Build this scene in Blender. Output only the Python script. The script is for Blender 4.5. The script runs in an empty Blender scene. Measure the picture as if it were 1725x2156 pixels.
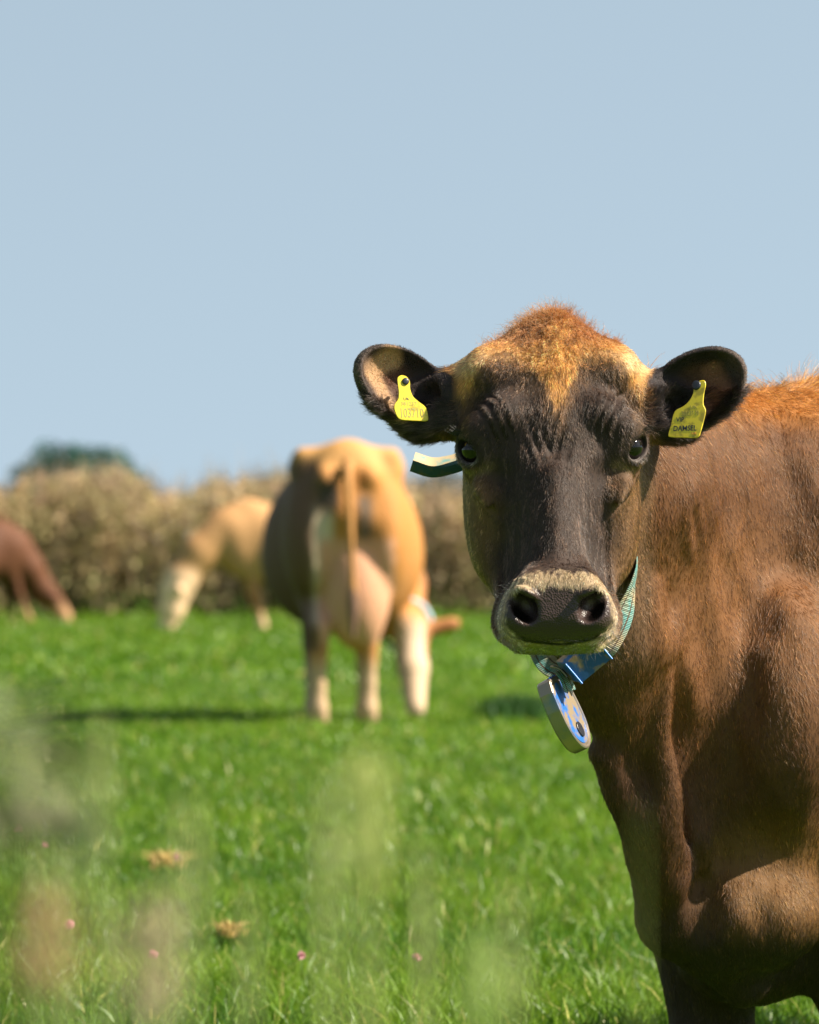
import bpy, math, os
import numpy as np
from mathutils import Vector
DEV = os.environ.get('DEV', '')
sc = bpy.context.scene
rad = math.radians

# ------------------------------------------------------------------ camera, sky, sun, exposure
CAM_H = 0.8
FPX = 11978.0                       # focal length in pixels of a 1725 px wide picture
HORIZON = 1137.0
cam_d = bpy.data.cameras.new('camera')
cam = bpy.data.objects.new('camera', cam_d); sc.collection.objects.link(cam)
cam_d.lens = 200; cam_d.sensor_fit = 'VERTICAL'; cam_d.sensor_height = 36; cam_d.sensor_width = 28.8
cam.location = (0, 0, CAM_H)
cam.rotation_euler = (rad(90) + (HORIZON - 1078) / FPX, 0, 0)
cam_d.clip_start = 0.1; cam_d.clip_end = 5000
cam_d.dof.use_dof = True; cam_d.dof.focus_distance = 7.26; cam_d.dof.aperture_fstop = 9.5
sc.camera = cam

SUN_AZ, SUN_EL = 101, 44             # degrees: azimuth from +Y (view direction) towards +X (right), elevation
world = bpy.data.worlds.new('World'); sc.world = world; world.use_nodes = True
wn = world.node_tree
for n in list(wn.nodes): wn.nodes.remove(n)
sky = wn.nodes.new('ShaderNodeTexSky'); sky.sky_type = 'NISHITA'; sky.sun_disc = False
sky.sun_elevation = rad(SUN_EL); sky.sun_rotation = rad(SUN_AZ)
sky.altitude = 0; sky.air_density = 1.3; sky.dust_density = 0.6; sky.ozone_density = 2.5
bg = wn.nodes.new('ShaderNodeBackground'); bg.inputs[1].default_value = 0.0616
wo = wn.nodes.new('ShaderNodeOutputWorld')
tcw = wn.nodes.new('ShaderNodeTexCoord'); vmw = wn.nodes.new('ShaderNodeVectorMath'); vmw.operation = 'ADD'
vmw.inputs[1].default_value = (0, 0, 0.32); vnw = wn.nodes.new('ShaderNodeVectorMath'); vnw.operation = 'NORMALIZE'
wn.links.new(tcw.outputs['Generated'], vmw.inputs[0]); wn.links.new(vmw.outputs[0], vnw.inputs[0]); wn.links.new(vnw.outputs[0], sky.inputs[0])
hsw = wn.nodes.new('ShaderNodeHueSaturation'); hsw.inputs['Saturation'].default_value = 0.58; hsw.inputs['Hue'].default_value = 0.477
wn.links.new(sky.outputs[0], hsw.inputs['Color'])
wn.links.new(hsw.outputs[0], bg.inputs[0]); wn.links.new(bg.outputs[0], wo.inputs[0])

sun_d = bpy.data.lights.new('sun', 'SUN'); sun_d.energy = 5.0; sun_d.angle = rad(0.5); sun_d.color = (1.0, 0.91, 0.76)
sun = bpy.data.objects.new('sun', sun_d); sc.collection.objects.link(sun)
sv = Vector((math.sin(rad(SUN_AZ)) * math.cos(rad(SUN_EL)), math.cos(rad(SUN_AZ)) * math.cos(rad(SUN_EL)), math.sin(rad(SUN_EL))))
sun.rotation_euler = sv.to_track_quat('Z', 'Y').to_euler(); sun.location = (3, 5, 8)
sc.view_settings.view_transform = 'Standard'; sc.view_settings.look = 'None'
sc.view_settings.exposure = 1.45; sc.view_settings.gamma = 1.0
sc.cycles.use_denoising = True
sc.cycles.max_bounces = 6; sc.cycles.transparent_max_bounces = 6
sc.cycles.sample_clamp_indirect = 4

# ------------------------------------------------------------------ helpers
def P(px, py, d):
    """point at distance d seen at pixel px, py of the 1725 x 2156 view"""
    return np.array([(px - 862.5) * d / FPX, d, CAM_H + (HORIZON - py) * d / FPX])
def sst(e0, e1, x):
    t = np.clip((x - e0) / (e1 - e0), 0, 1); return t * t * (3 - 2 * t)
def gz(x, y):
    """height of the ground: a slight hollow where the nearest cow stands"""
    return -0.12 * (1 - sst(8.2, 9.2, np.asarray(y, float)))
def hash3(i, j, k, seed=0):
    h = (i * 374761393 + j * 668265263 + k * 2147483647 + seed * 1274126177) & 0xffffffff
    h = ((h ^ (h >> 13)) * 1274126177) & 0xffffffff
    h = h ^ (h >> 16)
    return (h & 0xffff) / 65535.0
def vnoise(p, scale, seed=0):
    """smooth value noise in -1..1"""
    q = np.asarray(p, float) * scale
    i = np.floor(q).astype(np.int64); f = q - i; f = f * f * (3 - 2 * f)
    r = 0
    for dx in (0, 1):
        wx = f[..., 0] if dx else 1 - f[..., 0]
        for dy in (0, 1):
            wy = f[..., 1] if dy else 1 - f[..., 1]
            for dz in (0, 1):
                wz = f[..., 2] if dz else 1 - f[..., 2]
                r = r + wx * wy * wz * hash3(i[..., 0] + dx, i[..., 1] + dy, i[..., 2] + dz, seed)
    return r * 2 - 1
def fbm(p, scale, oct=3, seed=0):
    a, r = 1.0, 0
    for o in range(oct):
        r = r + a * vnoise(p, scale * 2 ** o, seed + o); a *= 0.5
    return r / 1.75
def nrm(v): return v / (np.linalg.norm(v, axis=-1, keepdims=True) + 1e-12)

def tag(o, label=None, cat=None, group=None, kind=None):
    if label: o['label'] = label
    if cat: o['category'] = cat
    if group: o['group'] = group
    if kind: o['kind'] = kind
    return o
def empty(name, loc=(0, 0, 0)):
    o = bpy.data.objects.new(name, None); o.location = loc; o.empty_display_size = 0.1
    sc.collection.objects.link(o); return o
def link(o, parent=None):
    sc.collection.objects.link(o)
    if parent is not None:
        o.parent = parent
        def world_of(q): return q.matrix_basis.copy() if q.parent is None else world_of(q.parent) @ q.matrix_parent_inverse @ q.matrix_basis
        o.matrix_parent_inverse = world_of(parent).inverted()
    return o
def mesh_obj(name, V, F, mat=None, parent=None, smooth=True, col=None, origin=None):
    """V (n,3) world positions; F (m,3) or (m,4) array or list of lists; ONE mesh object"""
    me = bpy.data.meshes.new(name)
    V = np.asarray(V, np.float32).copy()
    if origin is not None: V -= np.asarray(origin, np.float32)
    if isinstance(F, np.ndarray):
        k = F.shape[1]
        me.vertices.add(len(V)); me.vertices.foreach_set('co', V.ravel())
        me.loops.add(F.size); me.loops.foreach_set('vertex_index', F.astype(np.int32).ravel())
        me.polygons.add(len(F)); me.polygons.foreach_set('loop_start', np.arange(0, F.size, k, dtype=np.int32))
        me.update(calc_edges=True); me.validate()
    else:
        me.from_pydata(V.tolist(), [], [list(map(int, f)) for f in F]); me.update()
    if smooth: me.polygons.foreach_set('use_smooth', np.ones(len(me.polygons), bool))
    if col is not None:
        a = me.color_attributes.new('coat', 'FLOAT_COLOR', 'POINT')
        c4 = np.ones((len(V), 4), np.float32); c4[:, :3] = col; a.data.foreach_set('color', c4.ravel())
    if mat: me.materials.append(mat)
    o = bpy.data.objects.new(name, me)
    if origin is not None: o.location = origin
    return link(o, parent)
def join_parts(parts):
    """parts: list of (V,F) arrays with the same face size -> one (V,F)"""
    n = 0; Vs = []; Fs = []
    for v, f in parts:
        Vs.append(v); Fs.append(f + n); n += len(v)
    return np.concatenate(Vs), np.concatenate(Fs)
def tube(path, radii, n=10, cap=True, up=(0, 0, 1)):
    path = np.asarray(path, float); m = len(path); radii = np.broadcast_to(np.asarray(radii, float), (m,))
    t = nrm(np.gradient(path, axis=0)); up = np.asarray(up, float)
    s = np.cross(t, up); bad = np.linalg.norm(s, axis=1) < 1e-3
    s[bad] = np.cross(t[bad], [1, 0.01, 0]); s = nrm(s); w = np.cross(s, t)
    a = np.linspace(0, 2 * np.pi, n, endpoint=False)
    V = path[:, None] + radii[:, None, None] * (np.cos(a)[None, :, None] * s[:, None] + np.sin(a)[None, :, None] * w[:, None])
    V = V.reshape(-1, 3); i = np.arange(m - 1)[:, None] * n; j = np.arange(n)[None]; j2 = (j + 1) % n
    F = np.stack([i + j, i + j2, i + n + j2, i + n + j], -1).reshape(-1, 4)
    return V, F

# ---- materials
def mat(name, base=(0.5, 0.5, 0.5), rough=0.6, metal=0.0, **kw):
    m = bpy.data.materials.new(name); m.use_nodes = True
    b = m.node_tree.nodes['Principled BSDF']
    b.inputs['Base Color'].default_value = (*base, 1); b.inputs['Roughness'].default_value = rough
    b.inputs['Metallic'].default_value = metal
    for k, v in kw.items(): b.inputs[k.replace('_', ' ')].default_value = v
    return m
def nd(m, t, **kw):
    n = m.node_tree.nodes.new(t)
    for k, v in kw.items(): setattr(n, k, v)
    return n
def lk(m, a, b): m.node_tree.links.new(a, b)
def noise_mix(m, c1, c2, scale, detail=4, lo=0.4, hi=0.6, target='Base Color', stretch=None, c3=None):
    """procedural two-colour noise into the base colour"""
    b = m.node_tree.nodes['Principled BSDF']
    tc = nd(m, 'ShaderNodeTexCoord'); mp = nd(m, 'ShaderNodeMapping'); lk(m, tc.outputs['Object'], mp.inputs[0])
    if stretch: mp.inputs['Scale'].default_value = stretch
    nz = nd(m, 'ShaderNodeTexNoise'); nz.inputs['Scale'].default_value = scale; nz.inputs['Detail'].default_value = detail
    lk(m, mp.outputs[0], nz.inputs[0])
    r = nd(m, 'ShaderNodeValToRGB'); r.color_ramp.elements[0].position = lo; r.color_ramp.elements[1].position = hi
    r.color_ramp.elements[0].color = (*c1, 1); r.color_ramp.elements[1].color = (*c2, 1)
    if c3 is not None:
        e = r.color_ramp.elements.new((lo + hi) / 2); e.color = (*c3, 1)
    lk(m, nz.outputs[0], r.inputs[0]); lk(m, r.outputs[0], b.inputs[target])
    return nz, mp, r
def add_bump(m, scale, strength, dist=0.01, stretch=None, detail=3):
    b = m.node_tree.nodes['Principled BSDF']
    tc = nd(m, 'ShaderNodeTexCoord'); mp = nd(m, 'ShaderNodeMapping'); lk(m, tc.outputs['Object'], mp.inputs[0])
    if stretch: mp.inputs['Scale'].default_value = stretch
    nz = nd(m, 'ShaderNodeTexNoise'); nz.inputs['Scale'].default_value = scale; nz.inputs['Detail'].default_value = detail
    lk(m, mp.outputs[0], nz.inputs[0])
    bp = nd(m, 'ShaderNodeBump'); bp.inputs['Strength'].default_value = strength; bp.inputs['Distance'].default_value = dist
    lk(m, nz.outputs[0], bp.inputs['Height']); lk(m, bp.outputs[0], b.inputs['Normal'])

# ------------------------------------------------------------------ implicit surface modelling (bodies grown as one skin)
def smin(a, b, k):
    h = np.clip(0.5 + 0.5 * (b - a) / k, 0, 1)
    return b + (a - b) * h - k * h * (1 - h)
def smax(a, b, k): return -smin(-a, -b, k)
def rcone(p, a, b, r1, r2):
    a = np.asarray(a, float); b = np.asarray(b, float); ab = b - a
    t = np.clip(((p - a) @ ab) / (ab @ ab), 0, 1)
    return np.linalg.norm(p - a - t[..., None] * ab, axis=-1) - (r1 + (r2 - r1) * t)
def chain(p, pts, k=0.02):
    """pts: list of (x,y,z,r)"""
    f = None
    for a, b in zip(pts[:-1], pts[1:]):
        g = rcone(p, a[:3], b[:3], a[3], b[3]); f = g if f is None else smin(f, g, k)
    return f
def rotm(rx=0, ry=0, rz=0):
    cx, sx, cy, sy, cz, sz = math.cos(rx), math.sin(rx), math.cos(ry), math.sin(ry), math.cos(rz), math.sin(rz)
    X = np.array([[1, 0, 0], [0, cx, -sx], [0, sx, cx]]); Y = np.array([[cy, 0, sy], [0, 1, 0], [-sy, 0, cy]])
    Z = np.array([[cz, -sz, 0], [sz, cz, 0], [0, 0, 1]]); return Z @ Y @ X
def ell(p, c, r, R=None):
    q = p - np.asarray(c, float)
    if R is not None: q = q @ R
    r = np.asarray(r, float); k0 = np.linalg.norm(q / r, axis=-1); k1 = np.linalg.norm(q / (r * r), axis=-1)
    return k0 * (k0 - 1) / (k1 + 1e-9)
def rbox(p, c, h, rr, R=None):
    q = p - np.asarray(c, float)
    if R is not None: q = q @ R
    q = np.abs(q) - (np.asarray(h, float) - rr)
    return np.linalg.norm(np.maximum(q, 0), axis=-1) + np.minimum(q.max(-1), 0) - rr
def cat(xs, ys, n=200):
    """smooth (monotone-ish) table through the points"""
    xs = np.asarray(xs, float); ys = np.asarray(ys, float)
    m = np.gradient(ys, xs); x = np.linspace(xs[0], xs[-1], n)
    i = np.clip(np.searchsorted(xs, x) - 1, 0, len(xs) - 2); h = xs[i + 1] - xs[i]; t = (x - xs[i]) / h
    y = ((2 * t**3 - 3 * t**2 + 1) * ys[i] + (t**3 - 2 * t**2 + t) * h * m[i] + (-2 * t**3 + 3 * t**2) * ys[i + 1] + (t**3 - t**2) * h * m[i + 1])
    return x, y
class Loft:
    def __init__(self, s, top, bot, w, e=2.0, low=0.5):
        self.t = [cat(s, v) for v in (top, bot, w)]; self.s0, self.s1 = s[0], s[-1]; self.e = e
        self.low = low
    def __call__(self, s, x, n):
        T, B, W = (np.interp(s, a, b) for a, b in self.t)
        c = B + (T - B) * self.low                       # height of the widest point
        h = np.where(n > c, T - c, c - B); h = np.maximum(h, 1e-3); W = np.maximum(W, 1e-3)
        e = self.e; v = ((np.abs(x) / W) ** e + (np.abs(n - c) / h) ** e) ** (1 / e)
        f = (v - 1) * np.minimum(W, h)
        return np.maximum(f, np.maximum(s - self.s1, self.s0 - s))

def surface(field, xs, ys, zs, block=8, lip=1.7):
    """surface nets on a rectilinear grid, evaluated only near the surface"""
    nx, ny, nz = len(xs), len(ys), len(zs)
    G = np.full((nx, ny, nz), 1e3, np.float32)
    def edges(n): return [(i, min(i + block, n)) for i in range(0, n, block)]
    bx, by, bz = edges(nx), edges(ny), edges(nz)
    cs = []; hs = []; ids = []
    def ce(a, b, v): lo, hi = v[a], v[b - 1]; return (lo + hi) / 2, (hi - lo) / 2 + (v[min(b, len(v) - 1)] - hi)
    cx = [ce(a, b, xs) for a, b in bx]; cy = [ce(a, b, ys) for a, b in by]; cz = [ce(a, b, zs) for a, b in bz]
    C = np.array([(x[0], y[0], z[0]) for x in cx for y in cy for z in cz])
    H = np.array([math.sqrt(x[1]**2 + y[1]**2 + z[1]**2) for x in cx for y in cy for z in cz]).reshape(len(cx), len(cy), len(cz))
    fc = field(C).reshape(H.shape)
    act = np.abs(fc) < H * lip + 0.01
    todo = np.argwhere(act)
    for (i, j, k) in np.argwhere(~act):
        G[bx[i][0]:bx[i][1], by[j][0]:by[j][1], bz[k][0]:bz[k][1]] = 1.0 if fc[i, j, k] > 0 else -1.0
    CH = 400
    for c0 in range(0, len(todo), CH):
        P_, sl = [], []
        for (i, j, k) in todo[c0:c0 + CH]:
            a, b, c = slice(*bx[i]), slice(*by[j]), slice(*bz[k])
            g = np.stack(np.meshgrid(xs[a], ys[b], zs[c], indexing='ij'), -1)
            P_.append(g.reshape(-1, 3)); sl.append((a, b, c, g.shape[:3]))
        v = field(np.concatenate(P_)); o = 0
        for (a, b, c, shp) in sl:
            n = shp[0] * shp[1] * shp[2]; G[a, b, c] = v[o:o + n].reshape(shp); o += n
    S = G < 0
    cnt = np.zeros((nx - 1, ny - 1, nz - 1), np.int8)
    for dx in (0, 1):
        for dy in (0, 1):
            for dz in (0, 1): cnt += S[dx:nx - 1 + dx, dy:ny - 1 + dy, dz:nz - 1 + dz]
    cell = (cnt > 0) & (cnt < 8); I = np.argwhere(cell); idx = np.full(cell.shape, -1, np.int32); idx[cell] = np.arange(len(I))
    acc = np.zeros((len(I), 3)); num = np.zeros(len(I))
    corners = [(a, b, c) for a in (0, 1) for b in (0, 1) for c in (0, 1)]
    ax = (xs, ys, zs)
    def gv(o): return G[I[:, 0] + o[0], I[:, 1] + o[1], I[:, 2] + o[2]].astype(float)
    for o in corners:
        for d in range(3):
            if o[d] == 1: continue
            o2 = list(o); o2[d] = 1; g0, g1 = gv(o), gv(o2); m = (g0 < 0) != (g1 < 0)
            t = np.where(m, g0 / np.where(m, g0 - g1, 1), 0)
            pt = np.stack([ax[q][I[:, q] + o[q]] for q in range(3)], -1)
            pt[:, d] += t * (ax[d][I[:, d] + 1] - ax[d][I[:, d]])
            acc += pt * m[:, None]; num += m
    V = acc / num[:, None]
    quads = []
    for d in range(3):
        sl0 = [slice(1, -1)] * 3; sl0[d] = slice(0, -1); sl1 = list(sl0); sl1[d] = slice(1, None)
        A, B = S[tuple(sl0)], S[tuple(sl1)]; e = np.argwhere(A != B)
        if not len(e): continue
        base = e.copy()
        for q in range(3):
            if q != d: base[:, q] += 1
        u, v = [(1, 2), (2, 0), (0, 1)][d]
        def at(du, dv):
            b = base.copy(); b[:, u] += du; b[:, v] += dv; return idx[b[:, 0], b[:, 1], b[:, 2]]
        q4 = np.stack([at(-1, -1), at(0, -1), at(0, 0), at(-1, 0)], -1)
        fl = ~A[e[:, 0], e[:, 1], e[:, 2]]; q4[fl] = q4[fl][:, ::-1]; quads.append(q4)
    F = np.concatenate(quads); F = F[(F >= 0).all(1)]
    return V, F
def axis_grid(stops):
    """stops: [(coord, step), ...] -> coordinates whose spacing follows the steps"""
    x = [stops[0][0]]; cs = [s[0] for s in stops]; st = [s[1] for s in stops]
    while x[-1] < cs[-1]: x.append(x[-1] + float(np.interp(x[-1], cs, st)))
    return np.array(x)
def vert_normals(V, F):
    n = np.cross(V[F[:, 2]] - V[F[:, 0]], V[F[:, 3]] - V[F[:, 1]])
    N = np.zeros_like(V)
    for k in range(4): np.add.at(N, F[:, k], n)
    return nrm(N)
def smooth_normals(V, F, N, it=3):
    for _ in range(it):
        M = N.copy()
        for k in range(4):
            np.add.at(M, F[:, k], N[F[:, (k + 1) % 4]]); np.add.at(M, F[:, k], N[F[:, (k + 3) % 4]])
        N = nrm(M)
    return N

# ------------------------------------------------------------------ the near cow: one skin, head turned to the camera
EYE_D = 7.26
O = P(1163, 945, EYE_D)
HR = rotm(0, rad(-1.0), rad(0))                    # a trace of roll
PO = np.array([0.05, 0.165])                       # poll, (y, z) in head space
HU = np.array([-0.508, -0.861]); HN = np.array([-0.861, 0.508])
def to_head(p): return (p - O) @ HR
def from_head(q): return np.asarray(q, float) @ HR.T + O
def tn(q):
    y, z = q[..., 1] - PO[0], q[..., 2] - PO[1]
    return y * HU[0] + z * HU[1], y * HN[0] + z * HN[1]
L_skull = Loft([-.02, 0.0, .05, .10, .17, .24, .30, .36, .42],
               [-.02, .000, .012, .018, .008, -.024, -.045, -.050, -.045],
               [-.08, -.12, -.16, -.19, -.215, -.225, -.19, -.14, -.10],
               [.035, .058, .093, .108, .107, .103, .096, .073, .05], e=2.3, low=0.52)
L_nose = Loft([.10, .16, .22, .28, .34, .40, .45],
              [.012, .014, .012, .006, .001, -.004, -.02],
              [-.08, -.08, -.08, -.08, -.08, -.08, -.07],
              [.062, .062, .056, .050, .047, .050, .045], e=1.65, low=0.20)
EYE_C = {s: np.array([s * .0895, .006, 0.0]) for s in (-1, 1)}
EYE_E = {s: nrm(np.array([s * .70, -.70, .02])) for s in (-1, 1)}
def eye_frame(s):
    e = EYE_E[s]; t = nrm(np.cross([0, 0, 1.0], e)) * s   # tangent that runs outward
    t = -t if t[0] * s < 0 else t
    u = np.cross(e, t); u = u if u[2] > 0 else -u
    a = rad(28); t2 = t * math.cos(a) + u * math.sin(a); u2 = -t * math.sin(a) + u * math.cos(a)
    return np.stack([t2, e, u2], 1)
EYE_F = {s: eye_frame(s) for s in (-1, 1)}
EAR = {-1: dict(c=np.array([-.188, .045, .083]), r=(.074, .036, .0475), R=rotm(rad(-12), rad(30), rad(22)), base=np.array([-.105, .055, .070])),
       1: dict(c=np.array([.184, .045, .073]), r=(.074, .036, .0475), R=rotm(rad(8), rad(-30), rad(-8)), base=np.array([.105, .055, .062]))}
def ear_f(q, s):
    E = EAR[s]; c, r, R = E['c'], np.array(E['r']), E['R']
    out = ell(q, c, r, R); n = R @ np.array([0, -1, 0.0])
    inn = ell(q, c + n * .0165, r * np.array([.95, 1.0, .94]) - .001, R)
    d = (q - c) @ (-n)                                   # cut the front off the shell
    sh = smax(out, -inn, .004); sh = smax(sh, -(d + .012), .004)
    root = rcone(q, E['base'], c + R @ np.array([-s * .040, .016, -.012]), .046, .036)
    lob = rcone(q, E['base'] + [s * .012, -.02, -.035], c + R @ np.array([-s * .035, -.004, -.034]), .024, .014)
    g = smin(sh, root, .016); g = smin(g, lob, .014)
    canal = ell(q, c + R @ np.array([-s * .022, -.018, -.004]), (.030, .020, .022), R)
    return smax(g, -canal, .010)
def muzzle(q):
    z = q[..., 2]; k = 0.70 + 0.30 * sst(-.150, -.215, z)
    k = k * (1 - .10 * sst(-.222, -.250, z))
    x = (q[..., 0] + .001) / k
    qq = np.stack([x, q[..., 1], z], -1)
    up = rbox(qq, (0, -.135, -.199), (.0725, .060, .045), .030, rotm(rad(-6)))
    return up
def head_f(q):
    T, N = tn(q); X = q[..., 0]; aX = np.abs(X); sx = np.where(X >= 0, 1, -1)
    f = L_skull(T, X, N)
    f = smin(f, ell(q, (0.004, .058, .095), (.088, .055, .046)), .03)
    for s in (-1, 1): f = smin(f, rcone(q, np.array([.006, .068, .156]), np.array([.006 + s * .066, .060, .108]), .019, .024), .014)           # crest of the poll
    f = smin(f, L_nose(T, X, N), .03)
    m = np.stack([aX, q[..., 1], q[..., 2]], -1)                               # mirrored
    f = smin(f, ell(m, (.080, .040, .098), (.035, .045, .032)), .03)          # horn boss corners
    f = smin(f, rcone(m, np.array([.060, -.020, .045]), np.array([.089, -.014, .026]), .022, .024), .022)   # brow
    f = smin(f, ell(m, (.0890, .004, .000), (.030, .036, .036)), .018)         # orbit
    f = smin(f, ell(m, (.072, .088, -.078), (.036, .085, .100), rotm(rad(20))), .03)    # cheek muscle
    f = smax(f, -ell(m, (.073, -.050, -.034), (.015, .020, .015), rotm(0, rad(30))), .018)      # hollow below the inner eye corner
    f = smin(f, rcone(m, np.array([.090, -.018, -.048]), np.array([.066, -.070, -.125]), .011, .009), .016)     # facial crest
    f = smax(f, -ell(m, (.060, -.092, -.100), (.012, .022, .052), rotm(rad(30))), .030)     # hollow beside the nose
    f = smax(f, -ell(m, (.072, -.060, -.115), (.010, .030, .050), rotm(rad(30))), .045)    # flat of the cheek in front of the jaw
    f = smax(f, -ell(q, (0, -.082, .040), (.030, .014, .05), rotm(rad(30))), .03)         # dish between the brows
    mz = muzzle(q)
    f = smin(f, mz, .030)
    chin = ell(q, (0.002, -.125, -.236), (.047, .050, .0215), rotm(rad(-6)))
    f = smin(f, chin, .004)
    # nostrils: comma-shaped, the wing folding over from above
    for s in (-1, 1):
        c = np.array([s * .0430 - .001, -.200, -.2000])
        hole = ell(q, c, (.0155, .032, .0222), rotm(rad(10), rad(s * 32), rad(s * 12)))
        comma = ell(q, c + [s * .014, .006, .013], (.0085, .020, .0175), rotm(0, rad(s * 38), 0))
        f = smax(f, -smin(hole, comma, .006), .005)
        f = smin(f, ell(q, c + [-s * .0040, .004, .0200], (.0150, .009, .0058), rotm(rad(0), rad(s * -30), 0)), .006)  # wing
    f = smax(f, -(np.sqrt((q[..., 0] + .001) ** 2 + (q[..., 1] + .200) ** 2) - .003 + 40 * np.maximum(q[..., 2] + .215, 0)), .006)
    # eye opening
    for s in (-1, 1):
        f = smin(f, ell(q, EYE_C[s] + EYE_F[s] @ np.array([0, .014, .0]), (.0290, .0180, .0240), EYE_F[s]), .008)  # lids
        f = smax(f, -ell(q, EYE_C[s] + EYE_F[s] @ np.array([0, .030, -.001]), (.0215, .020, .0148), EYE_F[s]), .0025)
    # creases over the eyes and on the forehead
    if f.size:
        r = np.sqrt((aX - .112) ** 2 * 1.6 + (q[..., 2] - .010) ** 2)
        w = sst(.036, .046, r) * (1 - sst(.075, .100, r)) * sst(-.005, .03, q[..., 2]) * (1 - sst(.03, -.01, aX - .03)) * (q[..., 1] < .03) * (1 - sst(.086, .098, aX)) * (1 - sst(.062, .080, q[..., 2]))
        f = f + .0025 * w * (.60 + .45 * vnoise(q, 40, 15)) * np.sin(r * 430 + 2.6 * vnoise(q, 26, 5))
        w2 = (1 - sst(.02, .045, aX)) * sst(-.03, -.005, q[..., 2]) * (1 - sst(.035, .07, q[..., 2])) * (q[..., 1] < .0)
        f = f + .0016 * w2 * (.5 + .5 * vnoise(q, 60, 17)) * np.sin((aX * 1.0 - q[..., 2] * .35) * 420 + vnoise(q, 25, 9))
    for s in (-1, 1): f = smin(f, ear_f(q, s), .012)
    return f
AX = np.array([.6, .8, 0.0]); BX = np.array([.8, -.6, 0.0]); W0 = np.array([.575, 7.86, 0.0])
L_torso = Loft([-.34, -.27, -.14, 0, .2, .5, .8, 1.1, 1.3, 1.42],
               [.50, .74, .92, .995, .985, .96, .96, .98, .95, .83],
               [.40, .29, .235, .245, .24, .16, .18, .28, .42, .56],
               [.03, .12, .175, .205, .23, .29, .31, .27, .22, .08], e=2.2, low=0.45)
L_neck = Loft([-.68, -.62, -.5, -.4, -.3, -.2, -.1, .05],
              [.97, .985, 1.0, 1.008, 1.012, 1.012, 1.01, .98],
              [.73, .64, .50, .40, .32, .27, .25, .3],
              [.04, .068, .080, .086, .100, .125, .145, .15], e=2.1, low=0.60)
def body_leg(p, pts, k=.03): return chain(p, pts, k)
def bp(s, b, z): return np.array([*(W0 + s * AX + b * BX)[:2], z])
def legpts(lst): return [(*bp(s, b, z), r) for s, b, z, r in lst]
LEGS = [legpts([(-.07, -.10, .52, .12), (-.10, -.13, .30, .085), (-.085, -.13, .10, .050), (-.08, -.13, .03, .036), (-.08, -.13, -.045, .036), (-.09, -.13, -.095, .045)]),
        legpts([(-.05, .10, .50, .12), (-.06, .10, .28, .085), (-.055, .11, .08, .050), (-.05, .11, .02, .036), (-.05, .11, -.045, .036), (-.06, .11, -.095, .045)]),
        legpts([(1.25, -.12, .66, .15), (1.12, -.16, .42, .11), (1.30, -.16, .26, .06), (1.24, -.16, .02, .036), (1.22, -.16, -.09, .045)]),
        legpts([(1.22, .12, .66, .15), (1.16, .16, .42, .11), (1.36, .16, .26, .06), (1.32, .16, .02, .036), (1.30, .16, -.09, .045)])]
def pp(l):
    a = np.array([(*P(a, b, d), r) for a, b, d, r in l]); u = np.arange(len(a))
    return [tuple(v) for v in np.stack([cat(u, a[:, c], 4 * len(a))[1] for c in range(4)], -1)]
RIDGE = pp([(1362, 1240, 7.39, .010), (1384, 1350, 7.405, .013), (1392, 1450, 7.435, .016), (1390, 1550, 7.455, .017), (1402, 1650, 7.475, .018), (1398, 1750, 7.50, .022), (1410, 1830, 7.54, .022)])
FOLD = pp([(1266, 1590, 7.455, .012), (1304, 1665, 7.472, .017), (1350, 1750, 7.50, .023), (1380, 1850, 7.55, .030), (1405, 1950, 7.60, .028)])
POCKET = pp([(1428, 1430, 7.415, .016), (1446, 1530, 7.43, .042), (1475, 1630, 7.445, .062), (1500, 1715, 7.46, .060)])
SIDE = pp([(1712, 940, 7.66, .016), (1728, 1090, 7.645, .030), (1738, 1250, 7.635, .026), (1730, 1420, 7.63, .016)])
CREASES = [pp(l) for l in ([(1476, 1820, 7.57, .005), (1488, 1900, 7.545, .010), (1478, 2000, 7.56, .006)], [(1590, 1860, 7.548, .004), (1600, 1925, 7.545, .008), (1588, 1990, 7.56, .004)], [(1425, 1640, 7.49, .003), (1432, 1740, 7.51, .006), (1450, 1830, 7.55, .004)],[(1515, 960, 7.47, .0030), (1535, 1060, 7.47, .0048), (1562, 1180, 7.48, .0030)], [(1430, 1000, 7.385, .0026), (1465, 1110, 7.40, .0042), (1505, 1225, 7.45, .0026)],
           
           [(1585, 1655, 7.48, .004), (1612, 1700, 7.48, .007), (1618, 1790, 7.50, .004)])]
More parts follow.
